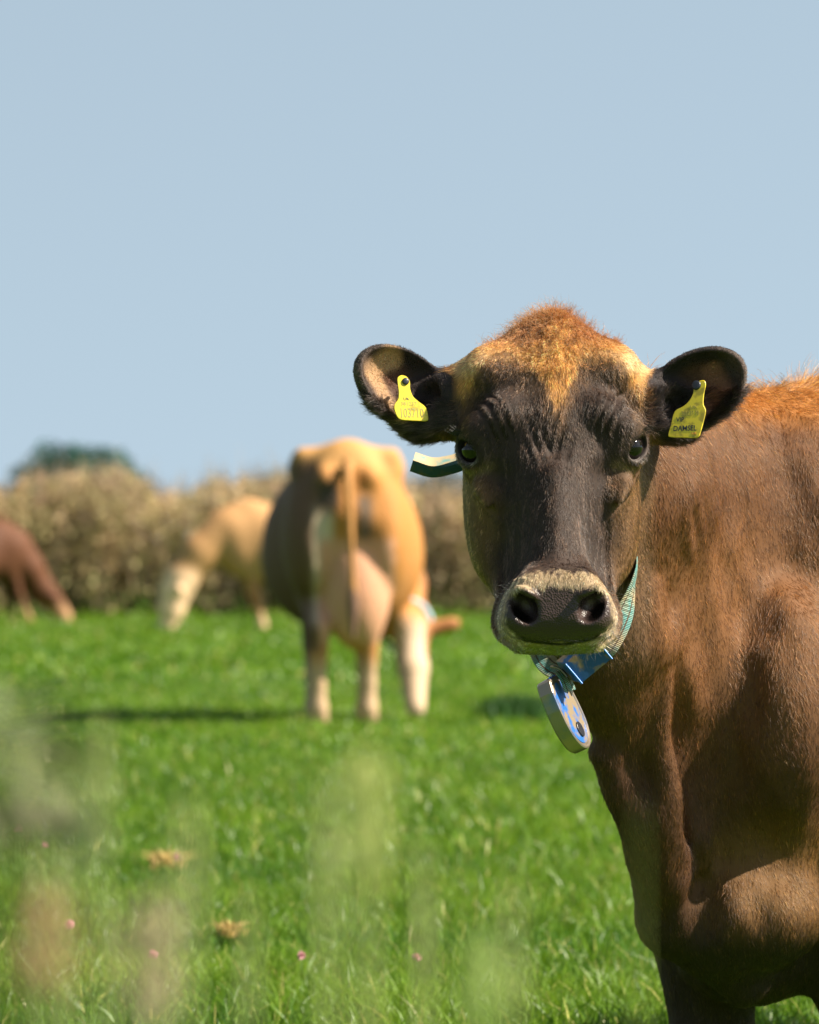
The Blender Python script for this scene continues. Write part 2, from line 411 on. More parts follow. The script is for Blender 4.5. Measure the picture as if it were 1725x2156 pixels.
def front_body(p):
    r = p - W0; s = r @ AX; b = r @ BX; z = p[..., 2]
    f = L_torso(s, b, z)
    f = smin(f, L_neck(s, b, z), .05)
    # neck to skull
    f = smin(f, rcone(p, from_head((.0, .10, .02)), bp(-.50, 0, .86), .085, .12), .05)
    f = smin(f, rcone(p, from_head((.015, .095, -.10)), bp(-.52, .02, .67), .045, .066), .03)
    # shoulder blades, shoulder points, brisket and the folds of skin under the neck
    for sd in (-1, 1):
        f = smin(f, ell(p, bp(.02, sd * .125, .70), (.15, .085, .26), rotm(rad(0), 0, rad(-37 + 0)) @ rotm(0, 0, 0)), .06)
    
    f = smin(f, ell(p, bp(-.25, -.01, .35), (.075, .075, .10)), .05)
    f = smin(f, ell(p, bp(-.16, -.03, .235), (.09, .07, .062)), .04)
    # windpipe ridge and the dewlap fold that falls from the throat to the brisket
    f = smin(f, ell(p, P(1535, 1925, 7.630), (.122, .085, .074)), .035)
    f = smin(f, rcone(p, P(1425, 1930, 7.60), P(1562, 2072, 7.665), .034, .022), .035)
    f = smin(f, chain(p, SIDE, .002), .08)
    f = smin(f, ell(p, P(1655, 1490, 7.570), (.078, .082, .158)), .045)
    f = smax(f, -chain(p, POCKET, .002), .03)
    f = smin(f, chain(p, RIDGE, .001), .022)
    f = smin(f, chain(p, FOLD, .001), .028)
    mk = np.where((p[..., 1] < 7.75) & (p[..., 0] > .28) & (np.abs(f) < .05))[0] if p.ndim == 2 else []
    if len(mk):
        pm = p[mk]; fm = f[mk]
        for cz in CREASES:
            dd = chain(pm, [(a, b, c, 0.0) for a, b, c, r_ in cz], .0001) ; rmx = max(q[3] for q in cz); zl = min(q[2] for q in cz); zh = max(q[2] for q in cz); wz = sst(zl - .01, zl + .045, pm[:, 2]) * (1 - sst(zh - .045, zh + .01, pm[:, 2])); fm = fm + wz * 0.9 * rmx * np.exp(-(dd / (rmx * 1.9)) ** 2) - wz * .45 * rmx * np.exp(-((dd - rmx * 4) / (rmx * 2.2)) ** 2)
        f[mk] = fm
    for L in LEGS: f = smin(f, chain(p, L, .03), .045)
    # creases of the neck skin
    w = sst(-.62, -.5, s) * (1 - sst(-.25, -.05, s)) * (b > 0)
    f = f + .0032 * w * np.sin((s * .95 + z * .22) * 95 + 2.2 * vnoise(p, 6, 3)) * np.maximum(vnoise(p, 7, 4), 0)
    f = f + .005 * vnoise(p, 9, 11) * sst(-.6, -.3, s) + sst(-.66, -.5, s) * (.0022 * vnoise(p, 24, 13) + .0020 * vnoise(p * [1, 1, .28], 48, 14))
    return f
def near_cow(p):
    f = front_body(p); q = to_head(p)
    m = np.linalg.norm(q - [0, .0, -.03], axis=-1) < .42
    if m.any():
        h = head_f(q[m]); f[m] = smin(f[m], h, .022)
    return f

def mix(a, b, t):
    t = np.asarray(t)[..., None]; return a * (1 - t) + np.asarray(b, float) * t
DARK = (.052, .030, .021)
def ear_mask(q, s):
    E = EAR[s]; L = (q - E['c']) @ E['R']; r = np.array(E['r'])
    a = 1 - sst(1.08, 1.2, np.linalg.norm(L / (r * [1, 1.3, 1]), axis=-1))
    b = 1 - sst(.040, .048, rcone(q, E['base'] + [s * .022, -.01, -.010], E['c'] + E['R'] @ np.array([-s * .04, 0, -.01]), .0, .0))
    return np.maximum(a, b) * sst(.112, .128, q[:, 0] * s)
def head_color(q):
    x, y, z = q[..., 0], q[..., 1], q[..., 2]; ax = np.abs(x); n = q.shape[0]
    streak = vnoise(q * [1, 1, .25], 260, 3); big = fbm(q, 28, 3, 21)
    c = np.tile(np.array(DARK), (n, 1))
    c = mix(c, (.075, .045, .032), sst(-.2, .8, big) * .8)
    # brown of the cheeks and jaw
    w = sst(.058, .098, ax + .012 * big) * (1 - sst(-.055, -.010, z)) ; c = mix(c, (.235, .120, .050), w)
    w = sst(.0, .06, y) * (1 - sst(.02, .06, z)); c = mix(c, (.20, .105, .050), w * .8)
    # tan crown reaching down the forehead in a tongue
    zb = .098 - .050 * np.exp(-((x - .010) / .020) ** 2) + .016 * np.exp(-((ax - .06) / .025) ** 2) - .040 * sst(.088, .108, ax)
    t = sst(-.045, .018, z - zb + .012 * streak + .008 * big)
    c = mix(c, (.24, .120, .050), t * .9)
    t2 = sst(-.004, .026, z - zb + .012 * streak + .010 * big); c = mix(c, (.70, .33, .085), t2)
    c = mix(c, (.80, .54, .28), t2 * sst(.02, .06, ax) * sst(.085, .105, z) * (1 - sst(.115, .135, z)) * .6)
    t3 = sst(.124, .148, z + .006 * streak) * (1 - .75 * np.exp(-((x - .012 + .004 * streak) / .020) ** 2)); c = mix(c, (.40, .165, .055), t3)
    t4 = sst(.03, .07, y) * sst(.04, .08, z) * sst(.09, .115, ax); c = mix(c, (.12, .075, .050), t4)
    # rings round the eyes
    for s in (-1, 1):
        r = (q - EYE_C[s]) @ EYE_F[s]; m = sst(-.02, .0, r[:, 1])
        e = np.sqrt((r[:, 0] / .0215) ** 2 + (r[:, 2] / .0155) ** 2)
        up = sst(.006, -.004, 0 * e + r[:, 2])
        ring = sst(1.30, 1.55, e) * (1 - sst(1.75, 2.1, e)) * m * (up * .85 + .12)
        c = mix(c, (.34, .22, .12), ring * .5); c = mix(c, (.028, .022, .022), m * (1 - sst(.90, 1.15, e))); c = mix(c, (.16, .13, .12), m * sst(.95, 1.02, e) * (1 - sst(1.10, 1.25, e)) * up * .8)  # grey lower lid rim, with its highlight painted in
    # muzzle: cream ring, bare slate pad, cream-green chin
    fr = (1 - sst(-.125, -.100, y)); zz = z + .213
    st2 = vnoise(q * [1, 1, .4], 420, 77)
    o = (ax / .0765) ** 3 + (np.abs(zz) / np.where(zz > 0, .0565 + .005 * streak + .004 * st2, .08)) ** 3
    i = (ax / (.0680 - .016 * sst(-.006, -.028, zz) + .003 * st2)) ** 3 + (np.abs(zz) / np.where(zz > 0, .0345 + .0095 * np.exp(-((ax - .042) / .020) ** 2) + .003 * streak + .003 * st2 + .004 * np.cos(x * 90), .05)) ** 3
    ring = fr * (1 - sst(.85, 1.15, o)); c = mix(c, (.54, .39, .23), ring)
    c = mix(c, (.42, .30, .18), ring * sst(-.1, .6, big + .5 * streak + .3 * st2) * .6)
    pad = (1 - sst(-.172, -.160, y)) * (1 - sst(.80, 1.1, i)) * sst(-.2445, -.2425, z); c = mix(c, (.080, .052, .046), pad)
    c = mix(c, (.38, .34, .15), fr * (1 - sst(-.252, -.246, z)))
    zs = z - .0085 * (ax / .05) ** 2 - .001 * vnoise(q, 90, 12); c = mix(c, (.018, .014, .013), (1 - sst(-.16, -.13, y)) * sst(-.2490, -.2470, zs) * (1 - sst(-.2452, -.2425, zs)) * (1 - sst(.045, .062, ax)))
    m_ = np.stack([ax, y, z], -1); dn = np.linalg.norm((m_ - [.043, -.186, -.200]) / [.0180, .017, .0232], axis=-1); c = mix(c, (.006, .004, .004), 1 - sst(.72, 1.02, dn))  # nostril hollows painted near-black, their depth shade put into the colour
    # ears
    for s in (-1, 1):
        E = EAR[s]; L = (q - E['c']) @ E['R']; r = np.array(E['r']); e = ear_mask(q, s)
        c = mix(c, (.040, .028, .028), e)
        out = L[:, 0] * s / r[0]; vv = L[:, 2] / r[2]; rr = np.sqrt(out ** 2 + vv ** 2)
        front = sst(-.022, -.012, L[:, 1] + .0) * (L[:, 1] > -.030)
        def seg(a, b):
            ab = np.array(b, float) - a; h = np.stack([out, vv], -1) - a; t_ = np.clip((h @ ab) / (ab @ ab), 0, 1); return np.linalg.norm(h - t_[:, None] * ab, axis=-1)
        sg = np.minimum(seg((.65, .0), (.40, .58)), seg((.65, .0), (-.17, -.70))) if s < 0 else np.minimum(seg((.40, .20), (.38, -.35)), seg((.38, -.35), (-.1, -.5)))
        patch = (1 - sst(.12, .32, sg + .08 * big)) * e * front
        c = mix(c, (.70, .42, .22) if s < 0 else (.34, .15, .09), patch)  # right ear's patch painted darker, its shade put into the colour
        mid = (1 - sst(.45, .75, rr)) * sst(-.25, .2, out) * (1 - patch) * e; c = mix(c, (.17, .075, .040), mid * .9)
        tip = sst(.55, .9, out) * e; c = mix(c, (.15, .105, .085), np.maximum(tip * .7, e * .45 * sst(.0, -.5, vv) * (s < 0)))  # left ear's lower fur lightened, sunlight put into its colour
    return c, pad
def body_color(p, N):
    r = p - W0; s = r @ AX; b = r @ BX; z = p[..., 2]
    big = fbm(p, 7, 3, 31); fine = vnoise(p * [1, 1, .3], 60, 37)
    c = np.tile(np.array((.330, .155, .068)), (len(p), 1))
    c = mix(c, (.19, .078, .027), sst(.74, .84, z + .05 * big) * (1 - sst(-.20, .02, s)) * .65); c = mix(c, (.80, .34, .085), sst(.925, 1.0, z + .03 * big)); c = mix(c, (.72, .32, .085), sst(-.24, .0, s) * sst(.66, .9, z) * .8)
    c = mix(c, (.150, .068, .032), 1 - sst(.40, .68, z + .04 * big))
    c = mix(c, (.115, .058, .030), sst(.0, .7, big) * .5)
    lowz = 1 - sst(.23, .37, z + .02 * big); c = mix(c, (.045, .026, .018), lowz)  # underside darkened in the coat colour to imitate its shade
    c = mix(c, (.075, .042, .028), (1 - sst(-.02, .05, b + .35 * (s + .45))) * sst(-.75, -.6, s) * (1 - sst(.62, .78, z)) * .45)  # side of the throat away from the sun painted darker as shade
    c = mix(c, (.32, .17, .06), sst(-.40, -.30, s) * (1 - sst(.02, .16, s)) * sst(.25, .31, z) * (1 - sst(.38, .46, z)) * .9)
    c = mix(c, (.36, .28, .14), sst(-.02, .05, b) * sst(-.12, .0, s) * sst(.22, .25, z) * (1 - sst(.30, .36, z)) * .7)
    return c * (1 + .12 * fine)[:, None]
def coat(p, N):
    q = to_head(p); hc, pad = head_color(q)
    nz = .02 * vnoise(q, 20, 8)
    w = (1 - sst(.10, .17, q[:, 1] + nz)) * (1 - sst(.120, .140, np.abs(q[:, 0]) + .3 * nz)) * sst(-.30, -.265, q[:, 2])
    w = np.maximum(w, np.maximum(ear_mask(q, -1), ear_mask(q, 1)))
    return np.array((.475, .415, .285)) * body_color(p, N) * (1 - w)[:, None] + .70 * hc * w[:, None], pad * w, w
def flow(p, N, w):
    """which way the hair lies"""
    q = to_head(p); x, y, z = q[:, 0], q[:, 1], q[:, 2]; n = len(p)
    f = np.tile(np.array([0, -.42, -.90]), (n, 1)); f[:, 0] += x * 5 + .30 * vnoise(q, 45, 2) + .22 * vnoise(q, 110, 6)
    side = sst(.07, .10, np.abs(x))[:, None]; f = f * (1 - side) + np.stack([np.sign(x) * .10, .55 + 0 * x, -.8 + 0 * x], -1) * side
    for s in (-1, 1):
        E = EAR[s]; e = ear_mask(q, s)[:, None]; L = (q - E['c']) @ E['R']
        d = np.stack([np.full(n, s * 1.0), .0 * x, L[:, 2] / .045], -1) @ E['R'].T; f = f * (1 - e) + d * e
    f = f @ HR.T
    r = p - W0; s = r @ AX
    g = AX * (.25 + .75 * sst(-.2, .3, s))[:, None] + np.array([0, 0, -1.0]) + .22 * np.stack([vnoise(p, 14, 51), vnoise(p, 14, 52), vnoise(p, 14, 53)], -1) + .22 * np.stack([vnoise(p, 60, 54), vnoise(p, 60, 55), 0 * z_w(p)], -1)
    f = f * w[:, None] + g * (1 - w)[:, None]
    f = f - (f * N).sum(1, keepdims=True) * N
    return nrm(f)

def z_w(p): return p[:, 2]
rng = np.random.default_rng(7)
def hair_obj(name, roots, dirs, N, length, radius, color, mat_, parent, lift=.35, npt=4, wild=.12, curl=None):
    n = len(roots); K = npt
    t = np.linspace(0, 1, K)[None, :, None]
    rd = rng.normal(0, wild, (n, 3)); d0 = nrm(dirs + rd)
    lf = np.asarray(lift, float) * np.ones(n) * rng.uniform(.5, 1.4, n)
    L = (np.asarray(length) * rng.uniform(.65, 1.25, n))[:, None, None]
    pos = roots[:, None] - N[:, None] * .0006 + L * (d0[:, None] * t + N[:, None] * (lf[:, None, None] * (t - .45 * t * t)))
    if curl is not None:
        ph = rng.uniform(0, 6.28, n)[:, None]; sd = nrm(np.cross(d0, N)); cc = np.asarray(curl)[:, None]
        pos = pos + (cc * np.sin(ph + t[..., 0] * 7) * t[..., 0])[..., None] * sd[:, None] + (cc * np.cos(ph + t[..., 0] * 6) * t[..., 0])[..., None] * N[:, None]
    cu = bpy.data.hair_curves.new(name); cu.add_curves([K] * n)
    cu.position_data.foreach_set('vector', pos.astype(np.float32).ravel())
    ra = cu.attributes.new('radius', 'FLOAT', 'POINT')
    rr = (np.asarray(radius) * np.ones(n))[:, None] * (1 - .8 * t[0, :, 0][None] ** 1.5); ra.data.foreach_set('value', rr.astype(np.float32).ravel())
    ca = cu.attributes.new('coat', 'FLOAT_COLOR', 'CURVE')
    c4 = np.ones((n, 4), np.float32); c4[:, :3] = np.clip(color, 0, 1); ca.data.foreach_set('color', c4.ravel())
    cu.materials.append(mat_)
    o = bpy.data.objects.new(name, cu); return link(o, parent)

def coat_mat(name, rough=.7, k=1.0):
    m = mat(name, (.2, .1, .05), rough); b = m.node_tree.nodes['Principled BSDF']
    a = nd(m, 'ShaderNodeAttribute'); a.attribute_name = 'coat'; a.attribute_type = 'GEOMETRY'
    b.inputs['Specular IOR Level'].default_value = .25
    if k != 1.0:
        mm = nd(m, 'ShaderNodeVectorMath', operation='SCALE'); mm.inputs['Scale'].default_value = k
        lk(m, a.outputs['Color'], mm.inputs[0]); lk(m, mm.outputs[0], b.inputs['Base Color'])
    else: lk(m, a.outputs['Color'], b.inputs['Base Color'])
    return m
M_skin = coat_mat('coat_skin', .75, .75)
def hair_mat(name, rough=.5):
    m = bpy.data.materials.new(name); m.use_nodes = True; nt = m.node_tree
    for n in list(nt.nodes): nt.nodes.remove(n)
    o = nt.nodes.new('ShaderNodeOutputMaterial'); a = nt.nodes.new('ShaderNodeAttribute'); a.attribute_name = 'coat'
    g = nt.nodes.new('ShaderNodeGamma'); g.inputs['Gamma'].default_value = 1.38; nt.links.new(a.outputs['Color'], g.inputs[0])
    h = nt.nodes.new('ShaderNodeBsdfHairPrincipled'); h.model = 'CHIANG'; h.parametrization = 'COLOR'
    h.inputs['Roughness'].default_value = .35; h.inputs['Radial Roughness'].default_value = .45; h.inputs['IOR'].default_value = 1.5
    nt.links.new(g.outputs[0], h.inputs['Color'])
    p = nt.nodes.new('ShaderNodeBsdfPrincipled'); p.inputs['Roughness'].default_value = rough
    nt.links.new(a.outputs['Color'], p.inputs['Base Color']); p.inputs['Specular IOR Level'].default_value = .26
    x = nt.nodes.new('ShaderNodeMixShader'); x.inputs[0].default_value = .6
    nt.links.new(h.outputs[0], x.inputs[1]); nt.links.new(p.outputs[0], x.inputs[2])
    nt.links.new(x.outputs[0], o.inputs[0]); return m
M_hair = hair_mat('hair_strands', .32)

K_ = float(os.environ.get('K', '1.0')); HF = float(os.environ.get('HF', '1.0'))
def near_cow_build():
    root = empty('cow', tuple(bp(0, 0, -.12)))
    tag(root, 'dark-faced brown cow in sharp focus, facing the camera with yellow tags in both ears', 'cow', None)
    k = K_
    xs = axis_grid([(-.18, .0026 * k), (.44, .0026 * k), (.6, .0045 * k), (1.0, .016 * k), (1.85, .025 * k)])
    ys = axis_grid([(6.98, .0028 * k), (7.38, .0028 * k), (7.6, .0045 * k), (8.2, .012 * k), (9.5, .025 * k)])
    zs = axis_grid([(-.16, .012 * k), (.1, .006 * k), (.6, .0036 * k), (.66, .0028 * k), (1.14, .0028 * k)])
    V, F = surface(near_cow, xs, ys, zs); N = vert_normals(V, F)
    e = 1e-3; i = rng.integers(0, len(V), 200)
    if np.median(near_cow(V[i] + N[i] * e * 3) - near_cow(V[i] - N[i] * e * 3)) < 0: F = F[:, ::-1].copy(); N = -N
    N = smooth_normals(V, F, N, 2)
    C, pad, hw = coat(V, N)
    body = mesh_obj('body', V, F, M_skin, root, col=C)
    # the bare, moist nose pad is glossier than the coat
    pa = body.data.attributes.new('pad', 'FLOAT', 'POINT'); pa.data.foreach_set('value', pad.astype(np.float32))
    # ---- hair
    fc = V[F].mean(1); d1 = V[F[:, 2]] - V[F[:, 0]]; d2 = V[F[:, 3]] - V[F[:, 1]]; cr = np.cross(d1, d2); area = np.linalg.norm(cr, axis=1) / 2
    fn = nrm(N[F].sum(1)); vd = nrm(np.array([0, 0, CAM_H]) - fc); facing = (fn * vd).sum(1)
    px = fc[:, 0] / fc[:, 1] * FPX + 862.5
    vis = sst(-.55, -.1, facing) * (1 - sst(1850, 2100, px)) + .04
    q = to_head(fc); _, fpad, fw = coat(fc, fn)
    bare = fpad > .4
    for s in (-1, 1):
        r = (q - EYE_C[s]) @ EYE_F[s]; bare |= (np.sqrt((r[:, 0] / .0215) ** 2 + (r[:, 2] / .0155) ** 2) < .98) & (r[:, 1] > -.01) & (np.abs(r[:, 1]) < .04)
    for s in (-1, 1):
        c = np.array([s * .0425 - .001, -.196, -.2005]); bare |= np.linalg.norm((q - c) / [.023, .034, .026], axis=1) < 1
    dens = area * vis * (~bare) * (1 + 1.2 * fw)
    n = int(760000 * HF); fi = np.searchsorted(np.cumsum(dens) / dens.sum(), rng.random(n)); fi = np.minimum(fi, len(F) - 1)
    u, v = rng.random(n)[:, None], rng.random(n)[:, None]
    def bil(A): a = A[F[fi]]; return a[:, 0] * (1 - u) * (1 - v) + a[:, 1] * u * (1 - v) + a[:, 2] * u * v + a[:, 3] * (1 - u) * v
    Rt = bil(V); Nn = nrm(bil(N)); Cc, pd, w = coat(Rt, Nn); q = to_head(Rt); x, y, z = q.T
    D = flow(Rt, Nn, w)
    L = .0088 * (1 - w) + .0060 * w
    ear = np.maximum(ear_mask(q, -1), ear_mask(q, 1))
    L = L * (1 - .35 * ear)
    rimr = np.zeros(n)
    for s in (-1, 1):
        E = EAR[s]; l = (q - E['c']) @ E['R']; rr = np.sqrt((l[:, 0] / E['r'][0]) ** 2 + (l[:, 2] / E['r'][2]) ** 2)
        rimr = np.maximum(rimr, sst(.8, .98, rr) * (((q - E['c'])[:, 2]) < -.01) * ear)
    L = L + rimr * .009
    lock = np.exp(-((x - .004) / .036) ** 2) * sst(.085, .13, z) * w * (y < .12)
    tongue = np.exp(-((x - .008) / .018) ** 2) * sst(.035, .07, z) * w * (y < .05)
    L = L + lock * .006 + tongue * .005
    top = sst(.95, 1.0, z_w(Rt)) * (1 - w) * (rng.random(n) < .12); L = L + top * .016
    muz = (z < -.150) * (y < -.10) * w; L = L * (1 - .05 * muz)
    with_r = L < 1
    lift = .17 + .08 * w + .9 * top + .12 * lock + .35 * rimr + .05 * ear
    col = Cc * (.42 + 1.25 * rng.random(n) ** 1.6)[:, None] * (1 + .10 * rng.normal(size=(n, 3)) * .5)
    tuft_n = vnoise(Rt * [1, 1, .22] + .02 * vnoise(Rt, 25, 5)[:, None], 230, 201) + .6 * vnoise(Rt * [1, 1, .2], 90, 202)
    col = col * np.clip(1 + (.50 + .35 * w) * tuft_n, .15, 3)[:, None]; col = col + (w * (1 - ear) * np.clip(tuft_n, 0, 1))[:, None] * np.array((.040, .026, .018)); lift = lift * np.clip(1 + .9 * tuft_n, .2, 2.4)  # tuft streaks; on the face a brown sheen put into the colour
    painted_sheen = rng.random(n) < .14; col[painted_sheen] = col[painted_sheen] * 2.5 + np.array((.035, .018, .005))  # scattered gold hairs, bright glints put into their colour
    hair_obj('coat_hair', Rt, D, Nn, L, (.00020 + .00000 * (1 - w)) / HF ** .4, col, M_hair, root, lift=lift, wild=.12, curl=lock * .004 + ear * .001)
    # scruffy curls on the crest, whiskers, lashes
    sel = np.where((z > .10) & (np.abs(x) < .085) & (w > .5) & (y < .12))[0]
    sel = sel[rng.random(len(sel)) < .05 + .25 * sst(.150, .17, z[sel])]; sel = sel[:3000]
    Dl = nrm(D[sel] * .5 + Nn[sel] * .35 + rng.normal(0, .35, (len(sel), 3)) + np.array([0, 0, .25]))
    hair_obj('forelock', Rt[sel], Dl, Nn[sel], .011 + .006 * lock[sel], .00020, np.array((.40, .16, .055)) * rng.uniform(.6, 1.5, (len(sel), 1)), M_hair, root, lift=.35, npt=6, wild=.25, curl=np.full(len(sel), .005))
    sel = np.where((y < -.12) & (z < -.15) & (z > -.258) & (w > .5) & ((np.abs(x) > .055) | (z < -.243)))[0]
    sel = rng.choice(sel, min(170, len(sel)), replace=False); Dl = nrm(Nn[sel] + .5 * rng.normal(size=(len(sel), 3)) * .4 + [0, 0, -.3])
    hair_obj('whiskers', Rt[sel], Dl, Nn[sel], .020, .00012, np.full((len(sel), 3), .10), M_hair, root, lift=.2, npt=5, wild=.15, curl=np.full(len(sel), .003))
    for s in (-1, 1):                                   # small tufts at the two ends of the crest
        k2 = 130; rt = from_head(np.array([.006 + s * .074, .050, .128]) + rng.normal(0, .0035, (k2, 3))); dd = nrm(np.tile([s * .75, -.2, .75], (k2, 1)) + rng.normal(0, .2, (k2, 3)))
        hair_obj('hair_tuft', rt, dd, np.tile([0, -1., 0], (k2, 1)), .014, .00028, np.array((.50, .20, .08)) * rng.uniform(.6, 1.3, (k2, 1)), M_hair, root, lift=.05, npt=5, wild=.1, curl=np.full(k2, .0015))
    for s in (-1, 1):
        FR = EYE_F[s]; a = rng.uniform(rad(15), rad(165), 90); rt = np.stack([np.cos(a) * .0205, .0185 + 0 * a, np.sin(a) * .0150 + .001], -1)
        dr = np.stack([np.cos(a) * .45 + .55, .9 + 0 * a, .25 + 0 * a], -1); nn = np.tile(FR @ np.array([0, .3, -.9]), (len(a), 1))
        hair_obj('eyelashes', from_head(EYE_C[s] + rt @ FR.T), nrm(dr) @ FR.T, nn @ np.eye(3), .024, .00034, np.full((len(a), 3), .02), M_hair, root, lift=.25, wild=.08)
        eye_mesh(s, root)
    return root
def eye_mesh(s, root):
    u = np.linspace(0, np.pi, 25); v = np.linspace(0, 2 * np.pi, 32, endpoint=False)
    U, Vv = np.meshgrid(u, v, indexing='ij'); r = .0230
    pos = np.stack([np.sin(U) * np.cos(Vv), np.cos(U), np.sin(U) * np.sin(Vv)], -1).reshape(-1, 3)
    R_ = np.array([0, .0055, 0]) + nrm(pos) * r * (1 + .10 * np.exp(-((1 - pos[:, 1]) / .12)))[:, None]
    i = np.arange(24)[:, None] * 32; j = np.arange(32)[None]; j2 = (j + 1) % 32
    F = np.stack([i + j, i + j2, i + 32 + j2, i + 32 + j], -1).reshape(-1, 4)
    col = np.tile(np.array((.004, .003, .003)), (len(pos), 1)); col[pos[:, 1] < .82] = (.012, .007, .005); col[pos[:, 1] < .55] = (.03, .02, .018)
    E = mesh_obj('eye', from_head(EYE_C[s] + R_ @ EYE_F[s].T), F, M_eye, root, col=col); return E
M_eye = coat_mat('eye_wet', .07); M_eye.node_tree.nodes['Principled BSDF'].inputs['Specular IOR Level'].default_value = .4
_b = M_skin.node_tree.nodes['Principled BSDF']
_a = nd(M_skin, 'ShaderNodeAttribute'); _a.attribute_name = 'pad'
_r = nd(M_skin, 'ShaderNodeMapRange'); _r.inputs['To Min'].default_value = .75; _r.inputs['To Max'].default_value = .24
lk(M_skin, _a.outputs['Fac'], _r.inputs[0]); lk(M_skin, _r.outputs[0], _b.inputs['Roughness'])
_v = nd(M_skin, 'ShaderNodeTexVoronoi'); _v.inputs['Scale'].default_value = 400; _tc = nd(M_skin, 'ShaderNodeTexCoord'); lk(M_skin, _tc.outputs['Object'], _v.inputs[0])
_bp = nd(M_skin, 'ShaderNodeBump'); _bp.inputs['Distance'].default_value = .0008; lk(M_skin, _a.outputs['Fac'], _bp.inputs['Strength'])
lk(M_skin, _v.outputs['Distance'], _bp.inputs['Height']); lk(M_skin, _bp.outputs[0], _b.inputs['Normal'])

# ------------------------------------------------------------------ ear tags and collar of the near cow
def plate(name, outline, n, thick, m, parent):
    """a flat plate cut to an outline (k,3), given thickness along n, with a small rounded edge"""
    A = np.asarray(outline, float); k = len(A); c = A.mean(0); n = nrm(np.asarray(n, float))
    inn = A + nrm(c - A) * thick * .45
    V = np.concatenate([inn + n * thick / 2, A + n * thick * .18, A - n * thick * .18, inn - n * thick / 2])
    F = [list(range(k)), list(range(4 * k - 1, 3 * k - 1, -1))]
    for r in range(3):
        for i in range(k): F.append([r * k + i, (r + 1) * k + i, (r + 1) * k + (i + 1) % k, r * k + (i + 1) % k])
    o = mesh_obj(name, V, F, m, parent, smooth=False); return o
def spline(pts, n=60, closed=True):
    """rounded closed outline through the points"""
    p = np.asarray(pts, float)
    if closed: p = np.concatenate([p[-2:], p, p[:3]])
    out = []; m = len(p) - 3 if not closed else len(p) - 4
    per = max(2, n // m); rngk = range(1, len(p) - 2) if not closed else range(1, len(p) - 3)
    for i in rngk:
        a, b, c, d = p[i - 1], p[i], p[i + 1], p[i + 2]
        for t in np.linspace(0, 1, per, endpoint=False):
            out.append(.5 * ((2 * b) + (c - a) * t + (2 * a - 5 * b + 4 * c - d) * t * t + (3 * b - a - 3 * c + d) * t ** 3))
    return np.array(out)
def text_part(txt, name, loc, right, up, size, m, parent, squash=1.0, extrude=.00012):
    cu = bpy.data.curves.new(name, 'FONT'); cu.body = txt; cu.size = size; cu.align_x = 'CENTER'; cu.align_y = 'CENTER'; cu.extrude = extrude
    cu.resolution_u = 3; cu.offset = size * .012
    tmp = bpy.data.objects.new('tmp', cu); sc.collection.objects.link(tmp)
    bpy.context.view_layer.update(); me = bpy.data.meshes.new_from_object(tmp.evaluated_get(bpy.context.evaluated_depsgraph_get()))
    bpy.data.objects.remove(tmp); bpy.data.curves.remove(cu)
    r = nrm(np.asarray(right, float)); u = np.asarray(up, float); u = nrm(u - r * (u @ r)); n = np.cross(r, u)
    co = np.empty(len(me.vertices) * 3, np.float32); me.vertices.foreach_get('co', co); co = co.reshape(-1, 3)
    W = np.asarray(loc) + co[:, :1] * squash * r + co[:, 1:2] * u + co[:, 2:] * n
    me.vertices.foreach_set('co', W.astype(np.float32).ravel()); me.update(); me.name = name
    me.materials.clear(); me.materials.append(m)
    o = bpy.data.objects.new(name, me); return link(o, parent)
M_tag = mat('tag_yellow_plastic', (.80, .66, .03), .38); noise_mix(M_tag, (.36, .27, .02), (.66, .50, .025), 70, lo=.38, hi=.50)
M_tag.node_tree.nodes['Principled BSDF'].inputs['Transmission Weight'].default_value = .0
M_ink = mat('tag_ink', (.02, .02, .03), .6); M_inkf = mat('tag_ink_faded', (.30, .25, .05), .6)
M_stud = mat('stud_black_plastic', (.012, .014, .02), .35)
def build_tag(cx, cy, sc_, pts, stud, d0, d1, label, texts, slope, yaw=0.0):
    dp = [((cx + x / sc_) * .65465, (cy + y / sc_) * .65465) for x, y in pts]
    ymin = min(q[1] for q in dp); ymax = max(q[1] for q in dp)
    pxc = sum(q[0] for q in dp) / len(dp)
    def at(px, py, off=0): return P(px, py, d0 + (d1 - d0) * (py - ymin) / (ymax - ymin) - off + yaw * (px - pxc) / 1650)
    ol = np.array([at(*q) for q in dp]); ol = spline(ol, 68); c = ol.mean(0)
    root = empty('ear_tag', tuple(c)); tag(root, label, 'ear tag', 'ear tags of the near cow')
    down = nrm(at(dp[0][0], ymax) - at(dp[0][0], ymin)); rgt = nrm(at(pxc + 20, ymin) - at(pxc - 20, ymin)); n = nrm(np.cross(rgt, -down))
    plate('tag_plate', ol, n, .0017, M_tag, root)
    sx, sy, r = stud; px, py = (cx + sx / sc_) * .65465, (cy + sy / sc_) * .65465; R_ = r / sc_ * .65465 / 1650
    base = at(px, py, .0); V, F = tube([base - n * -.0032, base - n * -.0028, base - n * -.0010, base + n * -.030], [R_ * .72, R_, R_ * 1.05, R_ * .5], 20, up=(1, 0, 0))
    V = np.concatenate([V, [base + n * .0036]]); Fl = [list(f) for f in F] + [[len(V) - 1, (k + 1) % 20, k] for k in range(20)]
    mesh_obj('stud', V, Fl, M_stud, root)
    for (t, tx, ty, h, wd, m) in texts:
        qx, qy = (cx + tx / sc_) * .65465, (cy + ty / sc_) * .65465
        right = nrm(at(qx + 10, qy + slope * 10) - at(qx, qy)); size = h / sc_ * .65465 / 1650 * 1.38
        nat = max(1e-6, len(t) * size * .56); want = wd / sc_ * .65465 / 1650
        text_part(t, 'lettering', at(qx, qy) + n * .0010, right, -down, size, m, root, squash=want / nat)
    return root
